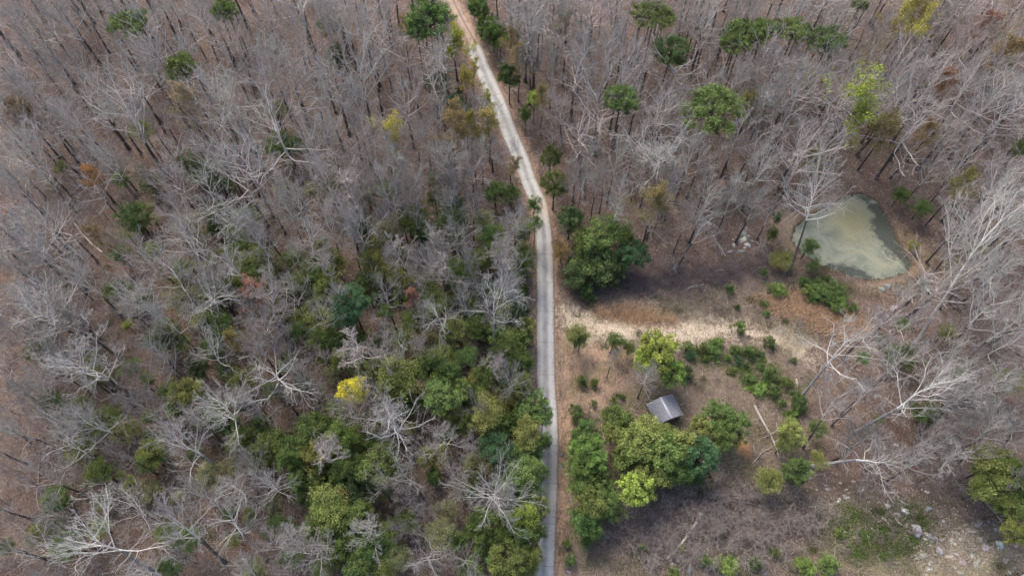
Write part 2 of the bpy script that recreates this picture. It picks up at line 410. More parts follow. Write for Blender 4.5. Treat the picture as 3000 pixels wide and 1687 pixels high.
def crown(style, seed):
    q = CS[style]; rng = np.random.default_rng(seed); R = q['R']
    d = rng.normal(size=(q['nc']*3, 3)); d /= np.linalg.norm(d, axis=1, keepdims=True)
    d = d[d[:, 2] > q['zlo']][:q['nc']]; n = len(d)
    # lobed radius so that the outline is uneven
    k = rng.normal(size=(7, 3)); k /= np.linalg.norm(k, axis=1, keepdims=True); amp = rng.uniform(-.5, .42, 7)
    lob = 1+(np.maximum(d@k.T, 0)**5*amp).sum(1)
    f = q['shell'][0]+(q['shell'][1]-q['shell'][0])*rng.random(n)**.55
    C = d*(R*f*lob)[:, None]*.9; C[:, 2] *= q['fl']
    cr = q['cr']*rng.uniform(.65, 1.3, n)
    L = rng.normal(size=(n, q['nl'], 3)); L /= np.linalg.norm(L, axis=2, keepdims=True)
    rad = rng.random((n, q['nl'], 1))**.5
    sq = np.array([1, 1, .7])
    P = C[:, None]+L*rad*cr[:, None, None]*sq
    ct = np.clip(rng.normal(.5, .2, n), 0, 1)
    tone = np.clip(np.repeat(ct, q['nl'])+rng.normal(0, .16, n*q['nl']), 0, 1)
    V, F = leaf_tris(P.reshape(-1, 3), rng, q['ls'], q['asp'], L.reshape(-1, 3), .45 if style in ('pine', 'shrub') else .15)
    tb = Tubes()
    for c in C[::2]:
        if style == 'shrub' : base = np.array([0, 0, -R*.7])
        else: base = np.array([0, 0, min(c[2]-R*.35, R*.2)])
        mid = (base+c)/2+rng.normal(0, .15, 3); tb.add(np.array([base, mid, c]), np.array([.06, .04, .02])*(R/3), 3, .4)
    return V, F, np.repeat(tone, 3), tb
CV = {}
for s, n, sd in (('pine', 6, 200), ('cedar', 6, 220), ('leafy', 6, 240), ('haze', 5, 260), ('shrub', 5, 280)):
    CV[s] = []
    for k in range(n):
        V, F, T, tb = crown(s, sd+k)
        Vb, Fb, Tb = tb.arrays()
        t = Tubes()
        R = CS[s]['R']; rng = np.random.default_rng(sd+k)
        z = np.linspace(-1, 0, 5); wob = np.cumsum(rng.normal(0, .03, (5, 2)), 0)
        # unit trunk from 0 to 1 in z (scaled per tree); radius in metres is scaled by x/y
        t.add(np.column_stack([wob*[1, 1], z+1]), np.array([.2, .15, .13, .12, .1]), 7, .5)
        CV[s].append(dict(crown=mk("foliage_"+s, V, F, T, M_LEAF), R=R, limbs=mk("limbs_"+s, Vb, Fb, Tb, M_BARK), trunk=t.mesh("stem_"+s, M_BARK)))

def leafy_buds(ends, seed, frac, per, size, spread):
    rng = np.random.default_rng(seed); e = ends[rng.random(len(ends)) < frac]
    kc = ends[rng.integers(0, len(ends), 60)]; dm = np.linalg.norm(e[:, None]-kc[None], axis=2).min(1); e = e[dm < rng.uniform(.6, 1.5, len(e))]
    # keep whole sprays together
    C = (e[:, None]+rng.normal(0, spread, (len(e), per, 3))).reshape(-1, 3)
    V, F = leaf_tris(C, rng, size, .8)
    tone = np.clip(rng.normal(.5, .22, len(C)), 0, 1)
    return mk("bud_leaves", V, F, np.repeat(tone, 3), M_LEAF)
for s in ('open', 'vase', 'twig', 'slim'):
    for k, v in enumerate(BV[s]):
        if k < 2: v['buds'] = leafy_buds(v['ends'], 300+k, .55, 4, .22, .22); v['budsD'] = leafy_buds(v['ends'], 310+k, .8, 6, .24, .3)

#@@LABELS
# ------------------------------------------------------------------ labels: each thing is named by its look and by the nearest landmark of the photo
LM = [("the flat dark pine in the top left woods",376,70),("the squarish pine in the upper left woods",529,197),("the small olive tree alone in left woods",416,382),
("the tan budding tree in upper left woods",545,300),("the pine clump left of the dirt track",1258,60),("the driveway's dirt end",1380,128),
("the yellow-topped tree in upper middle woods",1125,365),("the small yellow tree in middle left woods",1110,660),("the sparse yellow tree at far left",370,705),
("the tall bluish pine in middle left woods",1028,890),("the orange-budded tree",745,850),("the big forked pale tree at left",621,850),
("the wide fan-shaped pale tree",815,1100),("the yellow tree in the lower left thicket",1037,1145),("the crooked white tree left of the driveway",1148,1233),
("the starburst-shaped bare tree",1435,1435),("the biggest bare tree at bottom left",249,1551),("the driveway's bottom end",1595,1660),
("the dark evergreen clump right of the driveway",1725,745),("the pond",2480,690),("the grey metal roof",1953,1190),("the lime green tree",2470,265),
("the pale forked tree right of driveway's bend",1932,446),("the broad dark pine in upper right woods",2092,315),("the wide green pine at upper right",2195,115),
("the yellow tree at the top right",2687,66),("the yellow-green tree by the sandy strip",1937,1040),("the rock outcrop at bottom right",2880,1600),
("the low leaning bare tree at lower right",2590,1335),("the long leaning trunk right of the pond",2780,830),("the round pine at top middle right",1917,46),
("the big olive tree at the right edge",2920,1390),("the driveway's bend",1562,562),("the splintered fallen trunk",2240,1260),
("the big crooked tree beside the driveway",1427,865),("the sandy strip",1850,962),("the top left corner",0,0),("the top right corner",3000,0),
("the left edge's middle",0,850),("the bottom left corner",0,1687),("the bottom right corner",3000,1687),("the right edge's upper half",3000,430),("the thick fallen log below the shed trees",2000,1570),("the green patch at bottom right",2600,1590),
("the top edge above left woods",850,0),("the driveway's upper straight",1490,390)]
DIRS = ["right of","up right of","above","up left of","left of","down left of","below","down right of"]
ORD = ["first","second","third","fourth","fifth","sixth","seventh","eighth","ninth","tenth","eleventh","twelfth","thirteenth","fourteenth","fifteenth","sixteenth","seventeenth","eighteenth","nineteenth","twentieth"]+["twenty-"+w for w in ("first","second","third","fourth","fifth","sixth","seventh","eighth","ninth")]+["thirtieth"]+["thirty-"+w for w in ("first","second","third","fourth","fifth","sixth","seventh","eighth","ninth")]+["fortieth"]+["forty-"+w for w in ("first","second","third","fourth","fifth","sixth","seventh","eighth","ninth")]
REG = []      # (object, look, noun, px, py, own)
def register(o, look, noun, px, py): REG.append((o, look, noun, px, py))
def finish_labels():
    buckets = {}
    for it in REG:
        o, look, noun, px, py = it
        L = sorted(((math.hypot(px-l[1], py-l[2]), l) for l in LM if math.hypot(px-l[1], py-l[2]) > 26), key=lambda a: a[0])[0]
        d, l = L
        k = int(round(math.atan2(-(py-l[2]), px-l[1])/(math.pi/4))) % 8
        buckets.setdefault((noun, l[0], k), []).append((d, o, look))
    for (noun, lname, k), L in buckets.items():
        L.sort(key=lambda a: a[0])
        for i, (d, o, look) in enumerate(L):
            if len(L) == 1: s = f"{look} {noun}, {DIRS[k]} {lname}"
            else: s = f"{look} {noun}, {ORD[min(i, 48)]} {DIRS[k]} {lname}"
            wds = s.split()
            while len(wds) > 16: wds.pop(0)
            o["label"] = " ".join(wds)

# ------------------------------------------------------------------ placing trees
R_ = random.Random(5)
PLACED = []
TONES = {'pale': ((.50,.475,.44), 'pale grey'), 'grey': ((.43,.40,.375), 'grey'), 'mauve': ((.42,.37,.35), 'pinkish grey'), 'dark': ((.27,.25,.235), 'dark grey'), 'tan': ((.40,.335,.25), 'tan-grey'), 'white': ((.54,.52,.485), 'whitish')}
def bare(px, py, rp, style='vase', tone='grey', base=None, zc=None, h=None, label=None, buds=None, budcol=None, name='bare_tree', world=None, group='bare trees of the winter woods'):
    v = R_.choice(BV[style][:2]) if buds else R_.choice(BV[style])
    Rm = 1.18*rp*depth(px, py, 14)/2000.0
    if h is None: h = min(23, max(9, 9+Rm*2.7))
    k = h/v['top']; zcc = v['zc']*k
    cx, cy = at(px, py, zcc)
    if base: bx, by = at(*base)
    else: bx, by = cx, cy
    bz = tz(bx, by)
    o = bpy.data.objects.new(name, None); COL.objects.link(o); o.location = (bx, by, bz)
    ax = Vector((cx-bx, cy-by, zcc-bz)); q = ax.to_track_quat('Z', 'Y') if base else Quaternion()
    spin = Quaternion((0, 0, 1), R_.uniform(0, 6.283))
    o.rotation_mode = 'QUATERNION'; o.rotation_quaternion = q @ spin
    if base: k = ax.length/v['zc']
    s = Rm/v['R']; s = max(.5*k, min(1.9*k, s)); o.scale = (s, s, k)
    c, word = TONES[tone]; j = R_.uniform(.85, 1.15); c = tuple(x*j for x in c)
    tcol = (.105*j, .09*j, .085*j) if tone != 'white' else (.3, .29, .28)  # dark bark tone also holds the shade beneath the crowns
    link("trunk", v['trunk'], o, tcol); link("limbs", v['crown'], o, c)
    if buds: link("young_leaves", v[buds], o, budcol)
    tag(o, label, 'tree', group)
    if not label:
        sz = 'big' if Rm > 4.3 else ('small' if Rm < 2.4 else 'medium')
        sty = {'open': 'crooked', 'vase': 'upswept', 'twig': 'twiggy', 'burst': 'spiky', 'slim': 'slender', 'snag': 'gnarled'}[style]
        register(o, f"{sz} {word} {sty}", "bare tree" if not buds else "budding tree", px, py)
    PLACED.append((bx, by, 2.4)); return o
GREENS = {'pine': (.12,.16,.05), 'pined': (.085,.125,.048), 'blue': (.07,.135,.06), 'green': (.105,.16,.05), 'bright': (.145,.215,.055), 'olive': (.19,.21,.065), 'oliveg': (.125,.17,.05), 'dull': (.20,.205,.10), 'yg': (.28,.33,.075), 'yellow': (.58,.50,.07), 'rust': (.30,.21,.09)}
GW = {'pine': 'green', 'pined': 'dark green', 'blue': 'bluish green', 'green': 'green', 'bright': 'bright green', 'olive': 'olive', 'oliveg': 'olive green', 'dull': 'dull olive', 'yg': 'yellow-green', 'yellow': 'yellow', 'rust': 'rusty'}
KIND = {'pine': ('pine_tree', 'tree', 'pine', 'pines among the bare woods'), 'cedar': ('evergreen_tree', 'tree', 'bushy evergreen', 'bushy evergreens'), 'leafy': ('leafy_tree', 'tree', 'leafy tree', 'leafy green trees'), 'haze': ('leafing_tree', 'tree', 'thin-leaved tree', 'thinly leaved trees'), 'shrub': ('young_pine', 'shrub', 'young pine shrub', 'young pines and shrubs of the clearing')}
def green(px, py, rx, ry, style='cedar', col='oliveg', zc=None, label=None, lean=None):
    v = R_.choice(CV[style]); nm, cat, noun, grp = KIND[style]
    fl = CS[style]['fl']
    if zc is None: zc = {'pine': 15.5, 'cedar': 6.5, 'leafy': 6.5, 'haze': 6.5, 'shrub': None}[style]
    z0 = 1.0 if zc is None else zc
    Rm = rx*1.22*depth(px, py, z0)/2000.0
    rz = Rm*max(.65, min(2.2, ry/rx*1.05))
    if style == 'shrub': zc = rz*.8
    zc = max(zc, rz*fl*.78)
    cx, cy = at(px, py, zc); bz = tz(cx, cy)
    o = bpy.data.objects.new(nm, None); COL.objects.link(o); o.location = (cx, cy, bz)
    c = GREENS[col]; j = R_.uniform(1.2, 1.7); c = (c[0]*j*R_.uniform(.93, 1.08), c[1]*j, c[2]*j)
    rot = R_.uniform(0, 6.28)
    cr = link("foliage", v['crown'], o, c); cr.location = (0, 0, zc-bz); cr.scale = (Rm/v['R'], Rm/v['R'], rz/v['R']); cr.rotation_euler[2] = rot
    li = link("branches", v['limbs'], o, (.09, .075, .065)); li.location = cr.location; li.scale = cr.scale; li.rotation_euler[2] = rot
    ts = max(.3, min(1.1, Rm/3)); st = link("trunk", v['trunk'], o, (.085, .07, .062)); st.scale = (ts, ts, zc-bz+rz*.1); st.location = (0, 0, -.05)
    tag(o, label, cat, grp)
    if not label:
        sz = 'big' if rx > 52 else ('small' if rx < 27 else 'medium')
        if style == 'shrub': sz = 'larger' if rx > 22 else ('tiny' if rx < 14 else 'small')
        register(o, f"{sz} {GW[col]}", noun, px, py)
    PLACED.append((cx, cy, 1.6 if style != 'shrub' else 1.0)); return o

#@@SETTING
# ------------------------------------------------------------------ the setting
def axis(lo, hi, step, far):
    c = np.arange(lo, hi+step/2, step); out = [c]; s = step; a = lo; left = []
    while a > -far: s *= 1.35; a -= s; left.append(a)
    s = step; b = hi; right = []
    while b < far: s *= 1.35; b += s; right.append(b)
    return np.concatenate([left[::-1], c, right])
xs = axis(-125, 125, .5, 2500); ys = axis(5, 160, .5, 2500)
X, Y = np.meshgrid(xs, ys); Xf, Yf = X.ravel(), Y.ravel()
Z = terr_full(Xf, Yf)
droad = np.minimum(dline(ROAD, Xf, Yf), dline(TRACK, Xf, Yf))
Z = Z-.03*(droad < 2.1)
nx = len(xs); idx = np.arange(len(Xf)).reshape(X.shape)
F = np.stack([idx[:-1, :-1], idx[:-1, 1:], idx[1:, 1:], idx[1:, :-1]], -1).reshape(-1, 4)
LB = 3.5
sc_ = sm(sdf(SCRUB, Xf, Yf), 3)
moss = np.clip(.5*sm(sdf(GREEN, Xf, Yf), 3)+.33*sc_*(Yf < 60)+.25, 0, .9)
left = (Xf < 2)&(Xf > -60)&(Yf < 75)
moss = np.where(left, .45, moss*1.0); 
roadverge = np.clip(1-(dline(ROAD, Xf, Yf)-2.0)/2.2, 0, 1)
attrs = dict(sand=sm(sdf(SAND, Xf, Yf)-1.0, 3.0)*np.clip(1.1-(Xf-22)/45, .62, 1.05), dirt=np.maximum(np.maximum(sm(sdf(DIRT, Xf, Yf), 2.5)*1.1, roadverge*.5), np.clip(1-(dline(TRACK, Xf, Yf)-1.9)/2, 0, 1)*.7),
             clay=sm(sdf(CLAY, Xf, Yf), 1.1), grass=np.maximum(sm(sdf(GRASS, Xf, Yf), .9), sm(sdf(GRASS2, Xf, Yf), 1.2))*.9, pale=np.maximum(sm(sdf(PALE, Xf, Yf), 1)*.9, sm(sdf(ROCKY, Xf, Yf), 3)*.75),
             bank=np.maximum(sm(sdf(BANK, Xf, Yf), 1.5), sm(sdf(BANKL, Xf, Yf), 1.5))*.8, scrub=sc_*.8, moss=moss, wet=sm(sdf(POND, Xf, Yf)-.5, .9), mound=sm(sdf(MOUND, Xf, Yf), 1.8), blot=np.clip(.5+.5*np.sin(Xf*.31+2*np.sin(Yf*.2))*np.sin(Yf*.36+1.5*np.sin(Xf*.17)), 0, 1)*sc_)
link("ground", mk("ground", np.column_stack([Xf, Yf, Z]), F, None, ground_mat(), attrs, smooth=True))["kind"] = "structure"

def strip(name, L, hw, lift, mat, wob, extra=None):
    n = len(L); T = np.gradient(L, axis=0); T /= np.linalg.norm(T, axis=1, keepdims=True); Nn = np.column_stack([T[:, 1], -T[:, 0]])
    rng = np.random.default_rng(3); ac = [-1, -1, -.5, 0, .5, 1, 1]
    ln = np.concatenate([[0], np.cumsum(np.linalg.norm(np.diff(L, axis=0), axis=1))])
    wl = rng.normal(0, wob, n); wr = rng.normal(0, wob, n)
    V, A, B, Wd = [], [], [], []
    for i in range(n):
        for k, a in enumerate(ac):
            o = a*(hw+(.26*min(1, max(0, (L[i][1]-88)/25)) if name == 'driveway' else 0))+(wl[i] if a == -1 else wr[i] if a == 1 else 0)
            x, y = L[i]+Nn[i]*o; z = lift if 0 < k < 6 else -.12
            V.append((x, y, z)); A.append(a); B.append(ln[i]); Wd.append(extra(x, y) if extra else 0)
    V = np.array(V); V[:, 2] += terr(V[:, 0], V[:, 1])
    m = len(ac); I = np.arange(n*m).reshape(n, m)
    F = np.stack([I[:-1, :-1], I[:-1, 1:], I[1:, 1:], I[1:, :-1]], -1).reshape(-1, 4)
    o = link(name, mk(name, V, F, None, mat, dict(across=A, along=B, wash=Wd))); o["kind"] = "structure"; return o
def wash(x, y):
    px, py = topx(x, y)
    return max(0, 1-abs(py-610)/95)*.75+max(0, 1-abs(py-135)/30)*.5
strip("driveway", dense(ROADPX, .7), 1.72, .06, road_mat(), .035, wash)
strip("dirt_track", TRACK, 1.9, .045, track_mat(), .22)

# pond water: a sheet at -0.35 that runs a little under the banks
gx = np.arange(POND[:, 0].min()-1, POND[:, 0].max()+1, .5); gy = np.arange(POND[:, 1].min()-1, POND[:, 1].max()+1, .5)
PX, PY = np.meshgrid(gx, gy); D = sdf(POND, PX.ravel(), PY.ravel()).reshape(PX.shape)
I = np.arange(PX.size).reshape(PX.shape)
keep = (D[:-1, :-1] < .7)&(D[1:, 1:] < .7)&(D[:-1, 1:] < .7)&(D[1:, :-1] < .7)
F = np.stack([I[:-1, :-1], I[:-1, 1:], I[1:, 1:], I[1:, :-1]], -1)[keep]
ox, oy = at(2500, 650); oc = np.exp(-(((PX-ox)/5)**2+((PY-oy)/6)**2)).ravel()
ex, ey = at(2600, 670); e2 = np.exp(-(((PX-ex)/3.2)**2+((PY-ey)/7)**2)).ravel()*.55
sx, sy = at(2505, 800); e3 = np.exp(-(((PX-sx)/7)**2+((PY-sy)/1.3)**2)).ravel()*.5
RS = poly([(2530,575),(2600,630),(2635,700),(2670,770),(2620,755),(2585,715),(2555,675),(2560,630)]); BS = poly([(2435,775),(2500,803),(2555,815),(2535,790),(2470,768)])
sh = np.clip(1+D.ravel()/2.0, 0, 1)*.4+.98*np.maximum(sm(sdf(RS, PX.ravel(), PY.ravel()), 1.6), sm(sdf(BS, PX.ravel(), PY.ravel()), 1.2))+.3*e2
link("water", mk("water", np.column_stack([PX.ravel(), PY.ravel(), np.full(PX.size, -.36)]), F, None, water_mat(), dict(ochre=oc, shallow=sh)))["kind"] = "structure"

# ------------------------------------------------------------------ shed
def boxes(L):
    V, F = [], []
    for (x0, x1, y0, y1, z0, z1) in L:
        b = len(V); V += [(x, y, z) for z in (z0, z1) for x, y in ((x0, y0), (x1, y0), (x1, y1), (x0, y1))]
        F += [(b, b+3, b+2, b+1), (b+4, b+5, b+6, b+7), (b, b+1, b+5, b+4), (b+1, b+2, b+6, b+5), (b+2, b+3, b+7, b+6), (b+3, b, b+4, b+7)]
    return np.array(V, float), np.array(F)
M_METAL = plain("ribbed_roof_metal", (.50, .50, .54), .5, .05, .12, 2)
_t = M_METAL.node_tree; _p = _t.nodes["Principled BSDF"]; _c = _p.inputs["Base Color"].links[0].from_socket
_t.links.new(mixc(_t, math_(_t, 'MULTIPLY', attr(_t, "rib_shade"), .7), _c, (.16, .16, .19)), _p.inputs["Base Color"])  # rib shadow lines painted into the metal as a darker colour
M_RIDGE = plain("ridge_cap_metal", (.55, .55, .59), .45, .05, .08)
M_WOOD = plain("weathered_boards", (.2, .15, .11), .9, 0, .3, 5)
sx0, sy0 = at(1952, 1193, 2.9)
shed = bpy.data.objects.new("shed", None); COL.objects.link(shed); shed.location = (sx0, sy0, tz(sx0, sy0)); shed.rotation_euler[2] = math.radians(21.7)
tag(shed, "small shed under a grey ribbed metal gable roof, half hidden by trees", "shed")
hl, ww = 1.95, 2.45      # half length along local y, half width
V, F = boxes([(-ww+.3, -ww+.42, -hl+.25, hl-.25, -.1, 2.08), (ww-.42, ww-.3, -hl+.25, hl-.25, -.1, 2.08), (-ww+.42, ww-.42, -hl+.25, -hl+.37, -.1, 2.08), (-ww+.42, ww-.42, hl-.37, hl-.25, -.1, 2.08)])
link("wall", mk("shed_wall", V, F, None, M_WOOD), shed)
for sgn in (-1, 1):
    V = []; F = []; ysn = [-hl]; prof = [0.0]; rib = [0]
    for q in range(12):
        c = -hl+.16+q*(2*hl-.32)/11
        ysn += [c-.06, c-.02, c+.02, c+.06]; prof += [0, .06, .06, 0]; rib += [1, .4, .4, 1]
    ysn.append(hl); prof.append(0); rib.append(0); n = len(ysn)
    for i in range(n):
        for lay in (0, -.06):
            V += [(0, ysn[i], 3.0+prof[i]+lay), (sgn*ww, ysn[i], 2.05+prof[i]+lay)]
    for i in range(n-1):
        a, b = 4*i, 4*i+4
        F += [(a, a+1, b+1, b), (a+2, b+2, b+3, a+3), (a+1, a+3, b+3, b+1)]
    F += [(0, 2, 3, 1), (4*n-4, 4*n-3, 4*n-1, 4*n-2)]
    rp = link("roof_panel", mk("roof_panel", np.array(V), np.array(F), None, M_METAL, dict(rib_shade=np.repeat(rib, 4))), shed)
V = np.array([(-.16, -hl-.02, 3.02), (0, -hl-.02, 3.11), (.16, -hl-.02, 3.02), (-.16, hl+.02, 3.02), (0, hl+.02, 3.11), (.16, hl+.02, 3.02)])
link("ridge_cap", mk("ridge_cap", V, [np.array([(0, 1, 4, 3), (1, 2, 5, 4)]), np.array([(0, 2, 1), (3, 4, 5)])], None, M_RIDGE), shed)
# corner of another metal roof entering at the bottom right
rx0, ry0 = at(2992, 1712, 2.6)
hut = bpy.data.objects.new("outbuilding", None); COL.objects.link(hut); hut.location = (rx0, ry0, tz(rx0, ry0)); hut.rotation_euler[2] = math.radians(24)
tag(hut, "pale grey metal roof edge just entering the bottom right corner", "building")
V, F = boxes([(-1.9, 2.9, -2.4, .8, -.1, 2.35)]); link("wall", mk("hut_wall", V, F, None, M_WOOD), hut)
V, F = boxes([(-2.1, 3.1, -2.6, 1.0, 2.36, 2.46)]); link("roof", mk("hut_roof", V, F, None, plain("pale_roof_metal", (.42, .43, .46), .4, .3)), hut)

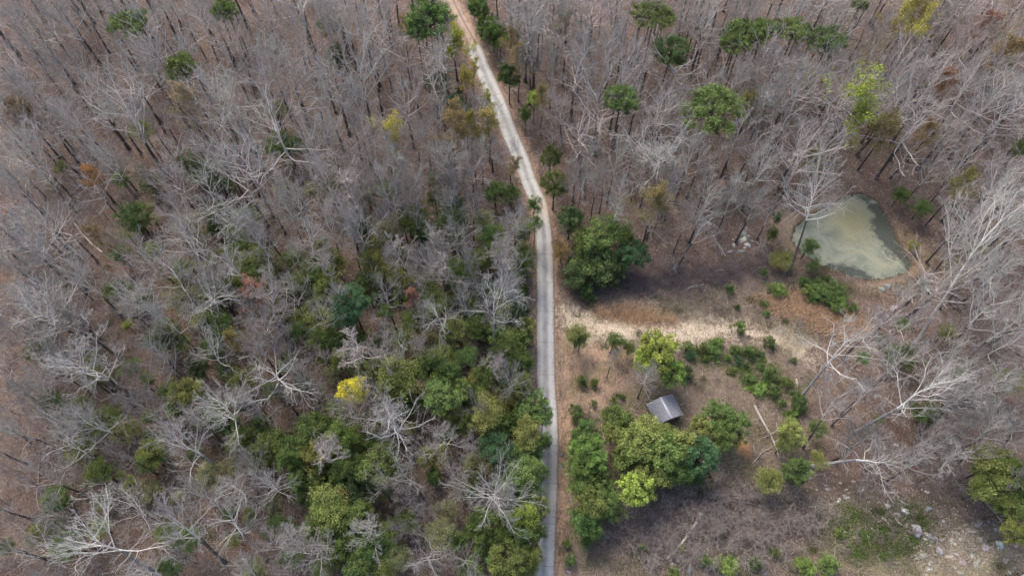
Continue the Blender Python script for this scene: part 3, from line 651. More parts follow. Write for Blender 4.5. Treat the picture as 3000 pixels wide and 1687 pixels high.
#@@TREES
# ------------------------------------------------------------------ hand-surveyed evergreens and leafing trees  (photo px: x, y, rx, ry)
G = [
# tall pines
(376,66,54,38,'pine','pine'),(662,30,36,50,'pine','pine'),(529,197,42,50,'pine','pine'),(1258,58,58,56,'pine','green'),(1222,95,30,32,'pine','green'),(1286,46,26,32,'pine','green'),
(1400,26,32,44,'pine','green',6),(1446,92,38,46,'pine','green',6),(1424,60,26,30,'pine','green',5),(1465,120,26,28,'pine','oliveg',5),(1492,225,32,54,'pine','pined',8),(1917,46,54,38,'pine','pine'),(1966,150,50,50,'pine','pined'),(1818,295,48,50,'pine','pine'),
(2092,315,80,54,'pine','pine'),(2182,98,58,45,'pine','pine'),(2240,88,40,34,'pine','pine'),(2150,130,36,30,'pine','pine'),(2330,88,46,32,'pine','pine'),(2430,120,55,42,'pine','pined'),(1540,332,18,26,'cedar','green'),
(1613,462,26,44,'pine','pine',8),(1625,540,38,46,'pine','pine',8),(1028,885,46,46,'pine','blue',12),(1012,925,36,32,'pine','blue',10),(1010,1000,44,48,'cedar','pined'),(1000,1050,34,34,'cedar','oliveg'),
(1455,1315,45,38,'pine','blue',9),(1855,745,44,50,'pine','blue',6),(1720,1330,48,40,'pine','bright',8),(2520,14,22,22,'pine','pine'),(2050,1335,52,56,'pine','blue',7),
# upper woods
(842,428,52,30,'haze','pined'),(812,425,34,24,'cedar','oliveg'),(416,382,34,32,'haze','olive',9),(815,330,30,28,'haze','dull'),(180,488,20,22,'haze','olive'),(1330,300,26,22,'cedar','blue',4),(1358,322,26,18,'cedar','pined',4),
(1450,560,32,26,'cedar','green',5),(1280,230,40,36,'haze','pined',5),(1565,292,22,28,'haze','yg',8),(960,80,34,34,'haze','pined'),(985,165,26,50,'haze','pined'),
(590,500,50,44,'haze','pined',5),(650,520,46,48,'haze','pined',5),(640,640,40,62,'haze','pined',5),(700,660,44,40,'haze','oliveg',5),(730,625,28,34,'haze','oliveg',5),(560,480,26,22,'haze','pined',5),
(430,620,40,26,'haze','dull',5),(545,660,40,24,'haze','dull',5),(270,1060,28,20,'haze','dull',4),
(1565,600,20,52,'haze','green',8),(1568,655,22,38,'haze','oliveg',8),(1322,665,50,56,'haze','pined',9),(1290,700,26,30,'haze','oliveg',7),(1243,700,22,24,'cedar','green',4),
(1430,688,38,34,'haze','green',6),(1525,742,27,38,'cedar','oliveg',5),(1337,795,45,36,'haze','oliveg',9),(1345,860,28,40,'haze','oliveg',6),(1270,888,50,28,'haze','oliveg',7),(1235,960,26,26,'haze','oliveg',4),(1170,745,22,36,'haze','oliveg',6),
# right of the driveway, dark clump
(1672,640,36,38,'cedar','pined',7),(1725,768,60,50,'cedar','pine',3.6),(1690,800,45,34,'cedar','pined',3.5),(1760,780,50,42,'cedar','pined',4),(1745,700,46,40,'cedar','pine',7),(1800,672,50,40,'haze','oliveg',7),(1700,690,32,32,'haze','olive',6),(1645,735,26,42,'haze','rust',4),(1810,780,34,34,'cedar','pined',3.5),
(1830,690,26,30,'haze','oliveg',6),
# strip along the left side of the driveway
(1536,850,15,34,'shrub','green'),(1532,905,18,34,'shrub','green'),(1526,955,18,34,'shrub','green'),(1505,1000,46,36,'cedar','oliveg',5),(1520,1050,36,40,'cedar','oliveg',5),(1480,1030,34,40,'haze','oliveg',6),(1540,990,20,30,'cedar','green',3),
(1430,1090,44,36,'cedar','green',5),(1412,1160,28,26,'haze','olive',5),(1420,1225,50,48,'haze','olive',9),(1450,1080,30,26,'cedar','oliveg',5),
(1562,1200,46,42,'cedar','green',7),(1592,1222,26,24,'cedar','green',7),(1546,1262,44,40,'haze','olive',8),(1570,1320,30,34,'haze','pined',6),(1540,1325,34,26,'cedar','green',6),(1535,1382,52,34,'cedar','oliveg',7),(1430,1290,22,22,'cedar','bright',6),(1555,1440,36,34,'haze','pined',6),
(1500,1345,40,40,'cedar','pined',3),(1590,1385,22,20,'cedar','pined',7),
(1420,1530,46,42,'cedar','oliveg',6),(1535,1520,42,34,'leafy','yg',8),(1545,1560,48,40,'cedar','oliveg',7),(1500,1570,42,44,'cedar','oliveg',6),(1490,1630,50,42,'cedar','olive',8),(1520,1665,46,40,'cedar','oliveg',6),(1460,1640,34,40,'cedar','green',6),(1580,1555,24,36,'haze','pined',7),
(1480,1100,36,40,'cedar','oliveg',5),(1545,760,20,34,'haze','oliveg',6),(1515,790,26,36,'haze','oliveg',6),(1500,860,28,34,'cedar','oliveg',5),(1480,920,30,34,'haze','olive',6),(1470,980,34,34,'cedar','oliveg',5),(1400,960,34,32,'haze','oliveg',6),(1330,960,36,32,'haze','olive',6),(1400,760,32,30,'haze','oliveg',6),(1250,820,34,30,'haze','oliveg',6),(1060,1020,34,34,'cedar','oliveg',6),(1530,680,20,30,'cedar','oliveg',5),(1520,1130,34,36,'haze','olive',5),(1470,1190,36,40,'cedar','olive',5),(1500,1240,38,40,'cedar','oliveg',5),(1480,1380,42,36,'cedar','oliveg',5),(1590,1290,26,34,'cedar','oliveg',6),(1545,1440,40,36,'cedar','oliveg',5),(1575,1485,34,34,'cedar','olive',6),
(1360,1230,34,40,'haze','oliveg',5),(1380,1160,34,32,'cedar','oliveg',5),(1330,1220,30,34,'haze','olive',5),(1400,1560,36,34,'cedar','oliveg',4),(1450,1585,34,32,'cedar','oliveg',5),(1560,1625,38,42,'cedar','olive',6),(1380,1400,30,30,'haze','oliveg',4),
(1180,1190,40,34,'cedar','oliveg',5),(1100,1230,36,36,'haze','oliveg',5),(950,1400,44,40,'cedar','oliveg',6),(1080,1300,40,36,'haze','oliveg',5),(900,1450,34,36,'cedar','pined',5),(940,1560,44,40,'cedar','oliveg',6),(1140,1560,36,36,'haze','oliveg',5),(700,1300,34,32,'haze','oliveg',5),(750,1340,34,32,'cedar','oliveg',5),
# middle-left thicket
(740,770,48,28,'cedar','olive',6),(765,815,46,36,'haze','oliveg',6),(700,760,36,30,'haze','dull',6),(640,760,34,30,'haze','dull',6),(690,830,26,30,'haze','oliveg',5),(965,860,44,46,'cedar','olive',6),(940,800,34,28,'cedar','oliveg',6),(985,775,34,24,'haze','olive',5),(1080,762,30,30,'haze','oliveg',5),(920,900,24,34,'haze','dull',6),
(860,760,34,30,'haze','oliveg',5),(900,840,30,30,'haze','pined',5),(620,860,40,60,'haze','oliveg',5),(540,870,50,36,'haze','dull',5),(600,800,36,30,'haze','dull',5),
(478,992,44,30,'cedar','pined',4.5),(525,1004,30,26,'haze','oliveg',4),(372,952,18,12,'haze','olive',3),(385,1075,32,36,'haze','oliveg',5),(580,1080,28,34,'cedar','pined',4.5),(665,1092,28,28,'cedar','pined',4.5),(350,745,30,24,'haze','oliveg',4),
(545,1145,42,36,'cedar','olive',7),(520,1180,34,30,'haze','oliveg',6),(700,1180,26,28,'cedar','pined',4),(158,1180,46,34,'haze','pined',8),(300,1235,42,34,'haze','oliveg',6),(340,1212,22,24,'haze','olive',5),(447,1317,38,32,'cedar','olive',7),(160,1470,34,24,'cedar','green',5),
(170,1535,30,26,'haze','oliveg',4),(290,1545,30,24,'haze','olive',4),(380,1415,24,18,'haze','olive',4),(352,1390,14,12,'haze','yg',3),(20,1600,22,24,'cedar','oliveg',5),(600,1230,30,30,'cedar','pined',5),(670,1250,30,28,'cedar','pined',5),(640,1200,30,30,'haze','pined',5),
# lower-left thicket
(1155,1100,68,54,'haze','olive',9),(1160,1115,52,42,'cedar','olive',8),(1262,1085,46,52,'cedar','oliveg',7),(1315,1095,36,46,'cedar','green',7),(1032,1140,44,44,'leafy','yellow',10),(1290,1160,50,30,'cedar','green',9),(1350,1150,30,34,'cedar','oliveg',7),(1240,1170,26,30,'cedar','oliveg',5),
(985,1225,44,40,'cedar','oliveg',6),(920,1265,54,46,'cedar','oliveg',8),(1000,1285,44,46,'cedar','bright',9),(800,1300,42,40,'cedar','oliveg',8),(855,1330,50,44,'cedar','oliveg',8),(872,1410,28,30,'cedar','green',7),(880,1370,32,32,'cedar','green',6),(760,1250,26,30,'cedar','pined',5),(930,1330,42,44,'cedar','olive',8),
(1110,1368,58,48,'cedar','oliveg',9),(1120,1340,40,34,'haze','dull',10),(1025,1370,44,52,'cedar','green',7),(1060,1445,52,44,'cedar','pined',6),(1020,1460,36,36,'haze','rust',6),(965,1490,60,42,'haze','olive',9),(970,1505,58,44,'cedar','oliveg',8),(1045,1505,36,30,'cedar','oliveg',8),(1010,1570,46,40,'cedar','oliveg',7),
(1105,1600,44,38,'cedar','green',8),(1060,1570,34,34,'cedar','oliveg',6),(1060,1650,50,40,'cedar','green',7),(980,1630,40,36,'cedar','oliveg',6),(1120,1665,40,34,'haze','olive',7),(905,1370,30,40,'cedar','oliveg',5),(1290,1560,42,34,'haze','dull',9),(1175,1630,34,36,'haze','dull',8),
# right side strip of the driveway
(1715,1262,32,26,'cedar','green',5),(1700,1290,36,34,'cedar','green',6),(1745,1300,26,30,'cedar','green',6),(1700,1365,36,30,'cedar','bright',8),(1745,1350,26,24,'pine','bright',7),(1710,1430,44,38,'cedar','oliveg',6),(1755,1400,36,40,'cedar','oliveg',5),(1730,1470,44,36,'cedar','olive',7),(1775,1480,46,42,'cedar','oliveg',5),(1705,1530,42,36,'cedar','green',6),(1738,1545,30,34,'cedar','green',5),
(1659,1588,12,18,'shrub','bright'),(1671,1641,17,20,'shrub','green'),(1720,1575,24,24,'shrub','green'),
# trees around the shed
(1810,1232,44,34,'leafy','oliveg',6),(1800,1260,34,28,'leafy','olive',6),(1885,1268,50,34,'leafy','olive',6),(1945,1282,42,32,'leafy','olive',6),(1880,1310,56,44,'leafy','olive',8),(1950,1330,52,44,'leafy','oliveg',8),(2000,1300,44,38,'leafy','olive',7),(2095,1222,44,34,'cedar','green',6),(2145,1240,44,42,'cedar','oliveg',6),(2120,1275,40,36,'cedar','oliveg',6),
(1830,1340,40,40,'leafy','oliveg',6),(1920,1390,46,36,'leafy','olive',6),(2060,1250,30,30,'leafy','olive',6),(1990,1370,42,38,'leafy','oliveg',6),(1862,1425,44,42,'leafy','yg',7),(1875,1395,30,30,'leafy','olive',7),(2040,1390,34,34,'cedar','pined',4),
(1935,1022,50,44,'leafy','yg',8,"bright yellow-green leafy tree standing beside the sandy strip"),(1900,1055,34,36,'leafy','yg',6),(1972,1088,36,38,'leafy','bright',6),(2008,1085,24,22,'shrub','pined'),
(1690,980,34,32,'haze','olive',5),(1700,1000,22,22,'haze','oliveg',4),(1798,1000,30,32,'haze','oliveg',5),(1845,1018,20,22,'haze','oliveg',3),
# lower right
(2315,1265,38,34,'cedar','olive',5),(2300,1300,26,30,'haze','olive',5),(2335,1378,38,38,'cedar','green',5),(2250,1405,38,28,'haze','olive',5),(2262,1398,28,24,'leafy','olive',4),(2398,1342,26,20,'haze','olive',4),(2720,1213,34,34,'cedar','green',4),(2398,1255,26,26,'haze','oliveg',4),(2575,1226,14,12,'haze','oliveg',3),(2640,950,22,20,'haze','green',4),(2532,1050,22,18,'haze','green',4),(2618,1035,26,22,'cedar','green',4),(2660,1025,22,20,'haze','green',4),(2665,1065,20,22,'haze','oliveg',4),(2578,990,14,13,'shrub','oliveg'),(2775,972,26,22,'haze','olive',4),(2822,1108,38,22,'haze','pined',4),(2945,1110,44,28,'haze','olive',5),
(2905,1365,60,46,'cedar','olive',8),(2960,1390,56,56,'cedar','oliveg',8),(2900,1430,50,40,'cedar','olive',7),(2965,1490,42,44,'cedar','oliveg',7),(2980,1560,34,46,'cedar','olive',7),(2990,1440,30,40,'cedar','oliveg',7),
# round the pond
(2278,638,13,26,'haze','green',4),(2264,685,16,34,'haze','oliveg',3),(2370,722,26,28,'haze','oliveg',4),(2290,764,34,20,'haze','olive',2.5),(2384,780,20,24,'haze','green',2.5),(2237,800,13,12,'shrub','green'),(2278,850,26,15,'shrub','bright'),(2362,825,18,20,'shrub','green'),(2405,858,34,22,'cedar','green',1.6),(2440,862,34,24,'cedar','green',1.6),(2450,885,30,18,'cedar','oliveg',1.4),(2380,855,24,18,'cedar','oliveg',1.4),(2497,898,14,14,'shrub','green'),(2137,845,15,14,'shrub','green'),(2240,890,13,10,'shrub','green'),(2245,918,11,10,'shrub','green'),(2160,898,9,10,'shrub','green'),(2700,608,30,24,'haze','green',4),(2678,720,18,18,'haze','olive',1.5),(2703,830,11,8,'shrub','bright'),(2722,858,8,8,'shrub','green'),(2640,570,26,24,'haze','oliveg',4),
(2995,430,22,40,'haze','oliveg',9),(2990,640,24,30,'haze','olive',9),(2860,740,34,26,'haze','dull',5),(2800,800,36,28,'haze','dull',4),
]
for g in G:
    if len(g) > 7: green(*g[:6], zc=g[6], label=g[7])
    elif len(g) > 6: green(*g[:6], zc=g[6])
    else: green(*g)
# young pines of the clearing
for (x, y, a, b, c) in [(1720,860,22,25,'green'),(1707,1115,16,20,'green'),(1742,1122,14,14,'oliveg'),(1688,1210,24,23,'green'),(1738,1180,10,10,'oliveg'),(1797,1170,12,12,'oliveg'),(1823,1160,9,9,'oliveg'),(1780,1205,9,10,'green'),(1806,1200,11,11,'olive'),
 (2166,960,17,23,'bright'),(2250,1002,19,20,'green'),(2100,1003,19,20,'bright'),(2095,1032,22,16,'green'),(2155,1026,15,18,'green'),(2195,1030,20,22,'green'),(2062,1020,16,18,'oliveg'),(2012,1020,22,18,'green'),(2025,1040,16,14,'blue'),(2065,1050,12,11,'oliveg'),(2160,1058,14,14,'blue'),(2229,1040,12,10,'blue'),(2225,1072,15,12,'green'),(2257,1098,25,22,'green'),(2238,1118,10,9,'bright'),(2195,1112,20,16,'green'),(2300,1120,20,15,'oliveg'),(2220,1140,26,15,'bright'),(2262,1142,22,18,'green'),(2290,1180,15,14,'green'),(2335,1160,18,16,'green'),(2350,1188,24,20,'pined'),(2338,1200,16,18,'green'),(2300,1210,10,9,'bright'),(2328,1215,14,12,'bright'),(2325,1055,10,12,'oliveg'),(2130,1050,14,12,'oliveg'),(2180,1070,14,11,'pined'),(2205,1050,12,12,'green'),(2145,1085,14,10,'oliveg'),(2050,1540+110,0,0,''),
 (2068,1640,18,22,'bright'),(2130,1655,34,12,'bright'),(2215,1650,24,14,'green'),(2355,1665,34,20,'bright'),(2430,1660,34,16,'oliveg'),(2270,1620,18,10,'oliveg'),(1880,1600,16,18,'oliveg'),(1975,1672,18,12,'oliveg'),(2460,1560,18,12,'oliveg'),(2000,1610,14,18,'dull'),(1560,1150,10,10,'green'),(1345,270,10,16,'pined')]:
    if a: green(x, y, a, b, 'shrub', c)

# ------------------------------------------------------------------ hand-surveyed bare trees
B = [
(175,202,58,'vase','grey'),(361,194,66,'open','pale'),(310,305,58,'vase','pale',(338,385)),(420,165,52,'twig','grey'),(655,262,84,'vase','pale',(703,371)),(776,150,72,'vase','pale'),(873,76,58,'open','grey'),(575,56,74,'open','pale'),(58,408,78,'vase','pale'),(256,419,34,'open','white'),
(310,462,54,'open','pale'),(710,455,86,'open','white'),(582,516,58,'open','white'),(940,485,62,'vase','pale'),(951,365,52,'vase','pale'),(497,512,58,'twig','mauve'),(221,338,54,'twig','grey'),(23,240,44,'vase','grey'),(516,262,36,'open','pale'),(970,213,62,'twig','grey'),(186,28,62,'twig','grey'),(300,26,56,'twig','grey'),(90,70,62,'twig','grey'),(951,38,60,'vase','grey'),(23,516,52,'vase','pale'),(425,338,44,'twig','mauve'),(100,300,50,'twig','mauve'),
(1116,112,78,'open','pale',(1128,205)),(1279,150,66,'vase','pale',(1287,236)),(1039,252,54,'vase','pale'),(1047,342,48,'twig','grey'),(1132,425,54,'vase','pale',(1147,505)),(1225,388,52,'vase','grey',(1229,486)),(1318,455,62,'vase','pale',(1330,562)),(1272,446,42,'open','pale'),(1543,58,62,'twig','grey'),(1637,31,56,'vase','grey'),(1710,97,66,'vase','grey'),(1691,186,62,'twig','grey'),(1621,175,42,'vase','pale'),(1640,310,46,'twig','mauve',(1646,420)),(1807,446,56,'open','pale'),(1932,440,88,'vase','white',(1920,534)),(1951,310,52,'twig','pale'),(1691,485,42,'twig','mauve'),(1555,155,50,'twig','dark'),(1796,128,60,'twig','grey'),(1116,505,52,'vase','pale'),(1202,524,44,'twig','grey'),(1873,175,50,'twig','grey'),
(2194,31,62,'vase','grey'),(2411,36,60,'open','grey'),(2272,175,70,'twig','mauve'),(2163,213,56,'twig','grey'),(2349,202,52,'vase','pale'),(2602,66,52,'vase','grey'),(2735,160,58,'open','pale',(2679,275)),(2866,202,60,'open','pale'),(2945,235,80,'open','pale',(2776,466)),(2241,470,58,'twig','pale'),(2252,285,50,'twig','pale'),(2039,408,46,'vase','pale'),(2132,430,46,'vase','pale',(2128,490)),(2396,545,72,'burst','pale',(2310,810)),(2951,524,52,'vase','grey'),(2446,190,50,'vase','grey'),(2012,291,46,'twig','mauve'),(2951,97,62,'twig','tan'),(2757,39,52,'twig','grey'),(2640,225,50,'twig','grey'),(2560,150,50,'twig','tan'),
(660,628,82,'vase','white',(697,720)),(78,690,86,'twig','grey'),(217,795,62,'vase','pale'),(388,853,72,'twig','pale'),(477,779,80,'open','pale'),(621,830,88,'open','white',(622,952)),(454,900,74,'vase','pale'),(776,892,78,'twig','mauve'),(846,853,62,'open','pale'),(109,900,90,'twig','pale'),(233,1047,88,'twig','pale'),(745,1000,62,'twig','mauve'),(815,1098,108,'snag','white',(826,1166)),(893,698,62,'open','pale'),(951,640,52,'vase','pale'),(602,1020,62,'open','pale'),(135,1060,50,'twig','grey'),(23,756,62,'twig','grey'),(23,970,62,'twig','mauve'),(505,600,52,'twig','mauve'),(757,698,52,'open','grey'),(835,601,52,'vase','pale'),(330,690,40,'open','grey'),
(1260,760,60,'burst','pale',(1271,862)),(1466,729,48,'twig','grey',(1470,800)),(1509,640,58,'open','pale',(1510,720)),(1427,862,92,'open','white',(1448,1053)),(1477,834,42,'twig','pale'),(1171,995,38,'snag','white'),(1124,853,52,'open','grey'),(1272,935,66,'snag','pale',(1353,1010)),(1501,1108,44,'burst','grey',(1504,1200)),(1807,612,38,'snag','white'),(1921,612,56,'twig','tan'),(1039,640,60,'vase','pale'),(1155,585,52,'open','grey'),(1210,620,46,'slim','dark'),(1318,585,48,'vase','grey'),(1233,911,40,'twig','mauve'),(1897,1100,28,'burst','grey'),(1798,1040,24,'twig','grey'),
(2925,615,100,'vase','white',(2683,1006)),(2903,890,82,'open','pale',(2757,1045)),(2988,890,80,'vase','pale',(2807,1076)),(2455,985,120,'open','white',(2345,1165)),(2455,1165,70,'open','grey',(2353,1312)),(2670,1050,78,'open','pale'),(2951,770,60,'twig','pale'),(2893,775,56,'twig','pale'),(2776,1105,60,'twig','mauve'),(2963,990,60,'open','pale'),(2840,640,50,'twig','mauve'),
(262,1225,74,'open','pale'),(175,1285,72,'open','pale'),(516,1262,84,'open','white',(680,1398)),(638,1180,84,'twig','pale'),(724,1345,40,'burst','grey'),(793,1419,54,'burst','pale'),(249,1545,128,'open','white',(450,1672)),(355,1480,72,'open','pale'),(505,1510,72,'twig','grey',(662,1648)),(665,1520,82,'snag','white',(782,1636)),(913,1610,70,'twig','grey'),(796,1590,50,'twig','mauve'),(23,1240,56,'open','pale'),(31,1610,56,'open','pale'),(100,1130,60,'twig','grey'),
(1148,1228,98,'snag','white',(1213,1340)),(1435,1430,106,'burst','white',(1440,1492)),(1249,1621,68,'open','white'),(1350,1637,52,'snag','grey'),(1381,1291,36,'twig','mauve'),(1186,1446,42,'twig','dark'),(1175,1544,40,'twig','dark'),(1340,1385,46,'vase','mauve'),
(2735,1130,110,'open','white',(2500,1268)),(2913,1228,64,'twig','pale',(2808,1355)),(2990,1240,62,'open','pale',(2945,1304)),
]
HERO = {(621,830):"big forked pale tree with bent white limbs at left",(815,1098):"wide fan-shaped pale tree with limbs spreading from one hub",(1435,1430):"starburst-shaped bare tree with spiky whitish branches left of the driveway",
 (249,1545):"biggest bare tree at bottom left with long whitish limbs",(1148,1228):"crooked white bare tree in a gap left of the driveway",(1427,862):"big crooked whitish bare tree beside the driveway's left side",
 (2396,545):"bare tree standing at the pond's left bank with its crown over water",(2925,615):"tallest leaning bare tree with long trunk right of the pond",(1932,440):"pale forked bare tree with upswept limbs right of the driveway's bend",
 (2735,1130):"big whitish bare tree leaning right above the rock outcrop"}
for b in B:
    bare(b[0], b[1], b[2], b[3], b[4], base=b[5] if len(b) > 5 else None, label=HERO.get((b[0], b[1])))
# strongly leaning tree in the lower right
bare(2575,1335,112,'snag','white',base=(2377,1365),h=11,label="low leaning bare tree with white limbs above the bottom right rocks")
# leafing trees: bare frame with young leaves
for (x, y, r, st, tn, bd, col, base, lab) in [
 (2470,262,112,'open','grey','budsD',(.30,.36,.05),(2405,400),"lime green leafing tree with lobed crown in the upper right woods"),
 (2687,70,62,'open','tan','budsD',(.50,.45,.10),None,"yellow leafing tree at the top right"),(2660,40,56,'twig','tan','buds',(.30,.26,.08),None,None),
 (1343,130,34,'slim','tan','budsD',(.42,.42,.05),None,"small yellow leafing tree overhanging the driveway's dirt end"),
 (1125,368,56,'open','grey','budsD',(.52,.46,.09),(1145,460),"yellow-topped budding tree in the upper middle woods"),(1322,372,48,'twig','tan','buds',(.34,.25,.1),None,None),(1375,365,30,'twig','tan','buds',(.34,.3,.07),None,None),
 (1110,660,38,'open','grey','buds',(.42,.38,.06),(1113,790),"small yellow leafing tree alone in the middle left woods"),(370,705,34,'open','tan','buds',(.38,.34,.06),None,"sparse yellow leafing tree at far left"),
 (545,296,46,'twig','tan','buds',(.42,.33,.19),None,"tan budding tree in the upper left woods"),(745,850,40,'twig','mauve','buds',(.48,.24,.16),None,"orange-budded tree beside a twiggy bare tree at left"),
 (1105,962,16,'slim','mauve','budsD',(.44,.22,.15),None,None),(1205,865,16,'slim','mauve','budsD',(.42,.22,.17),None,None),(2110,560,20,'slim','mauve','buds',(.42,.23,.13),None,None),(690,1000,32,'twig','tan','buds',(.36,.3,.1),None,None),
 (1385,212,24,'slim','tan','buds',(.42,.38,.08),None,None),(1362,228,20,'slim','tan','buds',(.4,.34,.08),None,None),(1428,292,16,'slim','tan','buds',(.4,.4,.08),None,None),(1430,350,32,'slim','tan','buds',(.36,.3,.1),None,None),(1495,110,30,'twig','tan','buds',(.34,.27,.12),None,None),(1520,170,32,'twig','tan','buds',(.36,.28,.12),None,None),(1590,285,26,'twig','tan','buds',(.34,.28,.12),None,None),
 (1921,590,52,'twig','tan','buds',(.33,.26,.1),None,None),(2200,300,36,'twig','tan','buds',(.33,.29,.1),None,None),(2710,395,30,'twig','tan','buds',(.42,.3,.13),None,None),(2600,370,44,'twig','tan','buds',(.26,.22,.08),None,None),(2380,470,34,'twig','tan','buds',(.24,.22,.08),None,None),(2770,230,26,'slim','tan','buds',(.34,.17,.08),None,None),(2905,85,34,'twig','mauve','buds',(.36,.16,.08),None,None),(2950,160,44,'twig','tan','buds',(.33,.24,.1),None,None),
 (1500,495,26,'slim','tan','buds',(.3,.24,.1),None,None),(270,510,24,'slim','tan','buds',(.42,.22,.08),None,None),(60,330,44,'twig','tan','buds',(.24,.18,.1),None,None),(300,690,30,'twig','tan','buds',(.3,.22,.1),None,None),(2820,540,40,'twig','tan','buds',(.24,.22,.08),None,None),(1640,70,30,'twig','tan','buds',(.3,.27,.12),None,None),(1180,80,24,'twig','tan','buds',(.38,.32,.1),None,None)]:
    bare(x, y, r, st, tn, base=base, h=(22 if y == 368 else 13 if x in (1110, 370) else None), buds=bd, budcol=col, label=lab, name='budding_tree', group='budding trees')

# ------------------------------------------------------------------ the rest of the winter woods
rng = np.random.default_rng(77)
cand = []
sp = 4.3
for iy in range(int(4/sp), int(176/sp)+1):
    for ix in range(-30, 31):
        x = ix*sp+rng.uniform(-.48, .48)*sp; y = iy*sp+rng.uniform(-.48, .48)*sp
        cand.append((x, y))
cand = np.array(cand)
pp = np.array([topx(x, y, 0) for x, y in cand]); pc = np.array([topx(x, y, 13) for x, y in cand])
ok = (pc[:, 0] > -60)&(pc[:, 0] < 3060)&(pc[:, 1] > -110)&(pc[:, 1] < 1760)
ok &= (np.minimum(dline(ROAD, cand[:, 0], cand[:, 1]), dline(TRACK, cand[:, 0], cand[:, 1])) > 4.2)
lowleft = (pp[:, 0] < 1570)&(pp[:, 0] > 230)&(pp[:, 1] > 640)
ok &= ~(lowleft&(rng.random(len(cand)) < .42))
ok &= (sdf(CLEAR, cand[:, 0], cand[:, 1]) > .5)&(sdf(POND, cand[:, 0], cand[:, 1]) > 3)
cand = cand[ok]; pc = pc[ok]
PL = np.array(PLACED)
dd = np.hypot(cand[:, None, 0]-PL[None, :, 0], cand[:, None, 1]-PL[None, :, 1])
ok = (dd > PL[None, :, 2]).all(1)
cand = cand[ok]; pc = pc[ok]
n_ind = 300-len(B)-1
order = np.argsort(np.hypot(cand[:, 0], cand[:, 1])**1 + 0)
sel, rest = order[:n_ind], order[n_ind:]
rest = rest[rng.random(len(rest)) > .27]
for i in sel:
    x, y = pc[i]; st = R_.choice(['vase', 'twig', 'twig', 'slim', 'slim', 'open']); tn = R_.choice(['grey', 'mauve', 'grey', 'dark', 'pale', 'mauve'])
    bare(x, y, R_.uniform(32, 62), st, tn)
# everything beyond those 300 as one mass of trees
lite = [grow(s, 500+k, True, 1.6) for k, s in enumerate(['vase', 'twig', 'vase', 'open', 'twig', 'vase', 'open'])]
def merge(items, name, label, matb, colb):
    VV, FF, TT, off = [], [], [], 0
    for (V, F, T), M, p in items:
        V2 = V@M.T+p; VV.append(V2); FF.append(F+off); TT.append(T); off += len(V)
    me = mk(name, np.concatenate(VV), np.concatenate(FF), np.concatenate(TT), matb)
    o = link(name, me, None, colb); o["kind"] = "stuff"; o["label"] = label; return o
def inst(arr, x, y, s, k, z=None):
    a = rng.random()*6.28; c, sn = math.cos(a), math.sin(a)
    M = np.array([[c*s, -sn*s, 0], [sn*s, c*s, 0], [0, 0, k]]); return (arr, M, np.array([x, y, tz(x, y) if z is None else z]))
groups = {0: [], 1: [], 2: []}; tr_items = []
for n_, i in enumerate(rest):
    x, y = cand[i]; t_, c_, e_ = lite[int(rng.integers(len(lite)))]; k = rng.uniform(.5, 1.1); s = k*rng.uniform(.8, 1.45)
    it = inst(c_.arrays(), x, y, s, k); groups[n_ % 3].append(it); tr_items.append((t_.arrays(), it[1], it[2]))
print("fill candidates", len(cand), "rest", len(rest))
def twig_mass(items, name, tone, lab):
    return merge(items, name, lab, M_TWIG, TONES[tone][0])
twig_mass(groups[0]+groups[2][::2], "far_woods", 'grey', "mass of grey bare trees filling the upper woods")
twig_mass(groups[1]+groups[2][1::2], "far_woods", 'mauve', "mass of pinkish grey bare trees filling the upper woods")
merge(tr_items, "far_trunks", "mass of dark trunks standing in the upper woods", M_BARK, (.1, .085, .08))  # trunk colour includes painted shade from the crowns above

# thin olive and green understorey trees among the grey crowns of the left woods
ug = []
for k_ in range(2600):
    px, py = R_.uniform(60, 1560), R_.uniform(520, 1670)
    wgt = min(1, max(.12, (px-150)/900))*min(1, max(.25, (py-450)/450))
    if R_.random() > wgt: continue
    cx, cy = at(px, py, 4.5)
    if dline(ROAD, np.array([cx]), np.array([cy]))[0] < 3.6 or sdf(CLEAR, np.array([cx]), np.array([cy]))[0] < .5: continue
    if any(math.hypot(cx-a, cy-b) < 3.0 for a, b in ug): continue
    ug.append((cx, cy)); rx = R_.uniform(20, 44)
    green(px, py, rx, rx*R_.uniform(.75, 1.15), R_.choice(['haze', 'haze', 'haze', 'cedar']), R_.choice(['olive', 'oliveg', 'oliveg', 'pined', 'dull', 'green']), R_.uniform(3, 6.5))
    if len(ug) >= 190: break

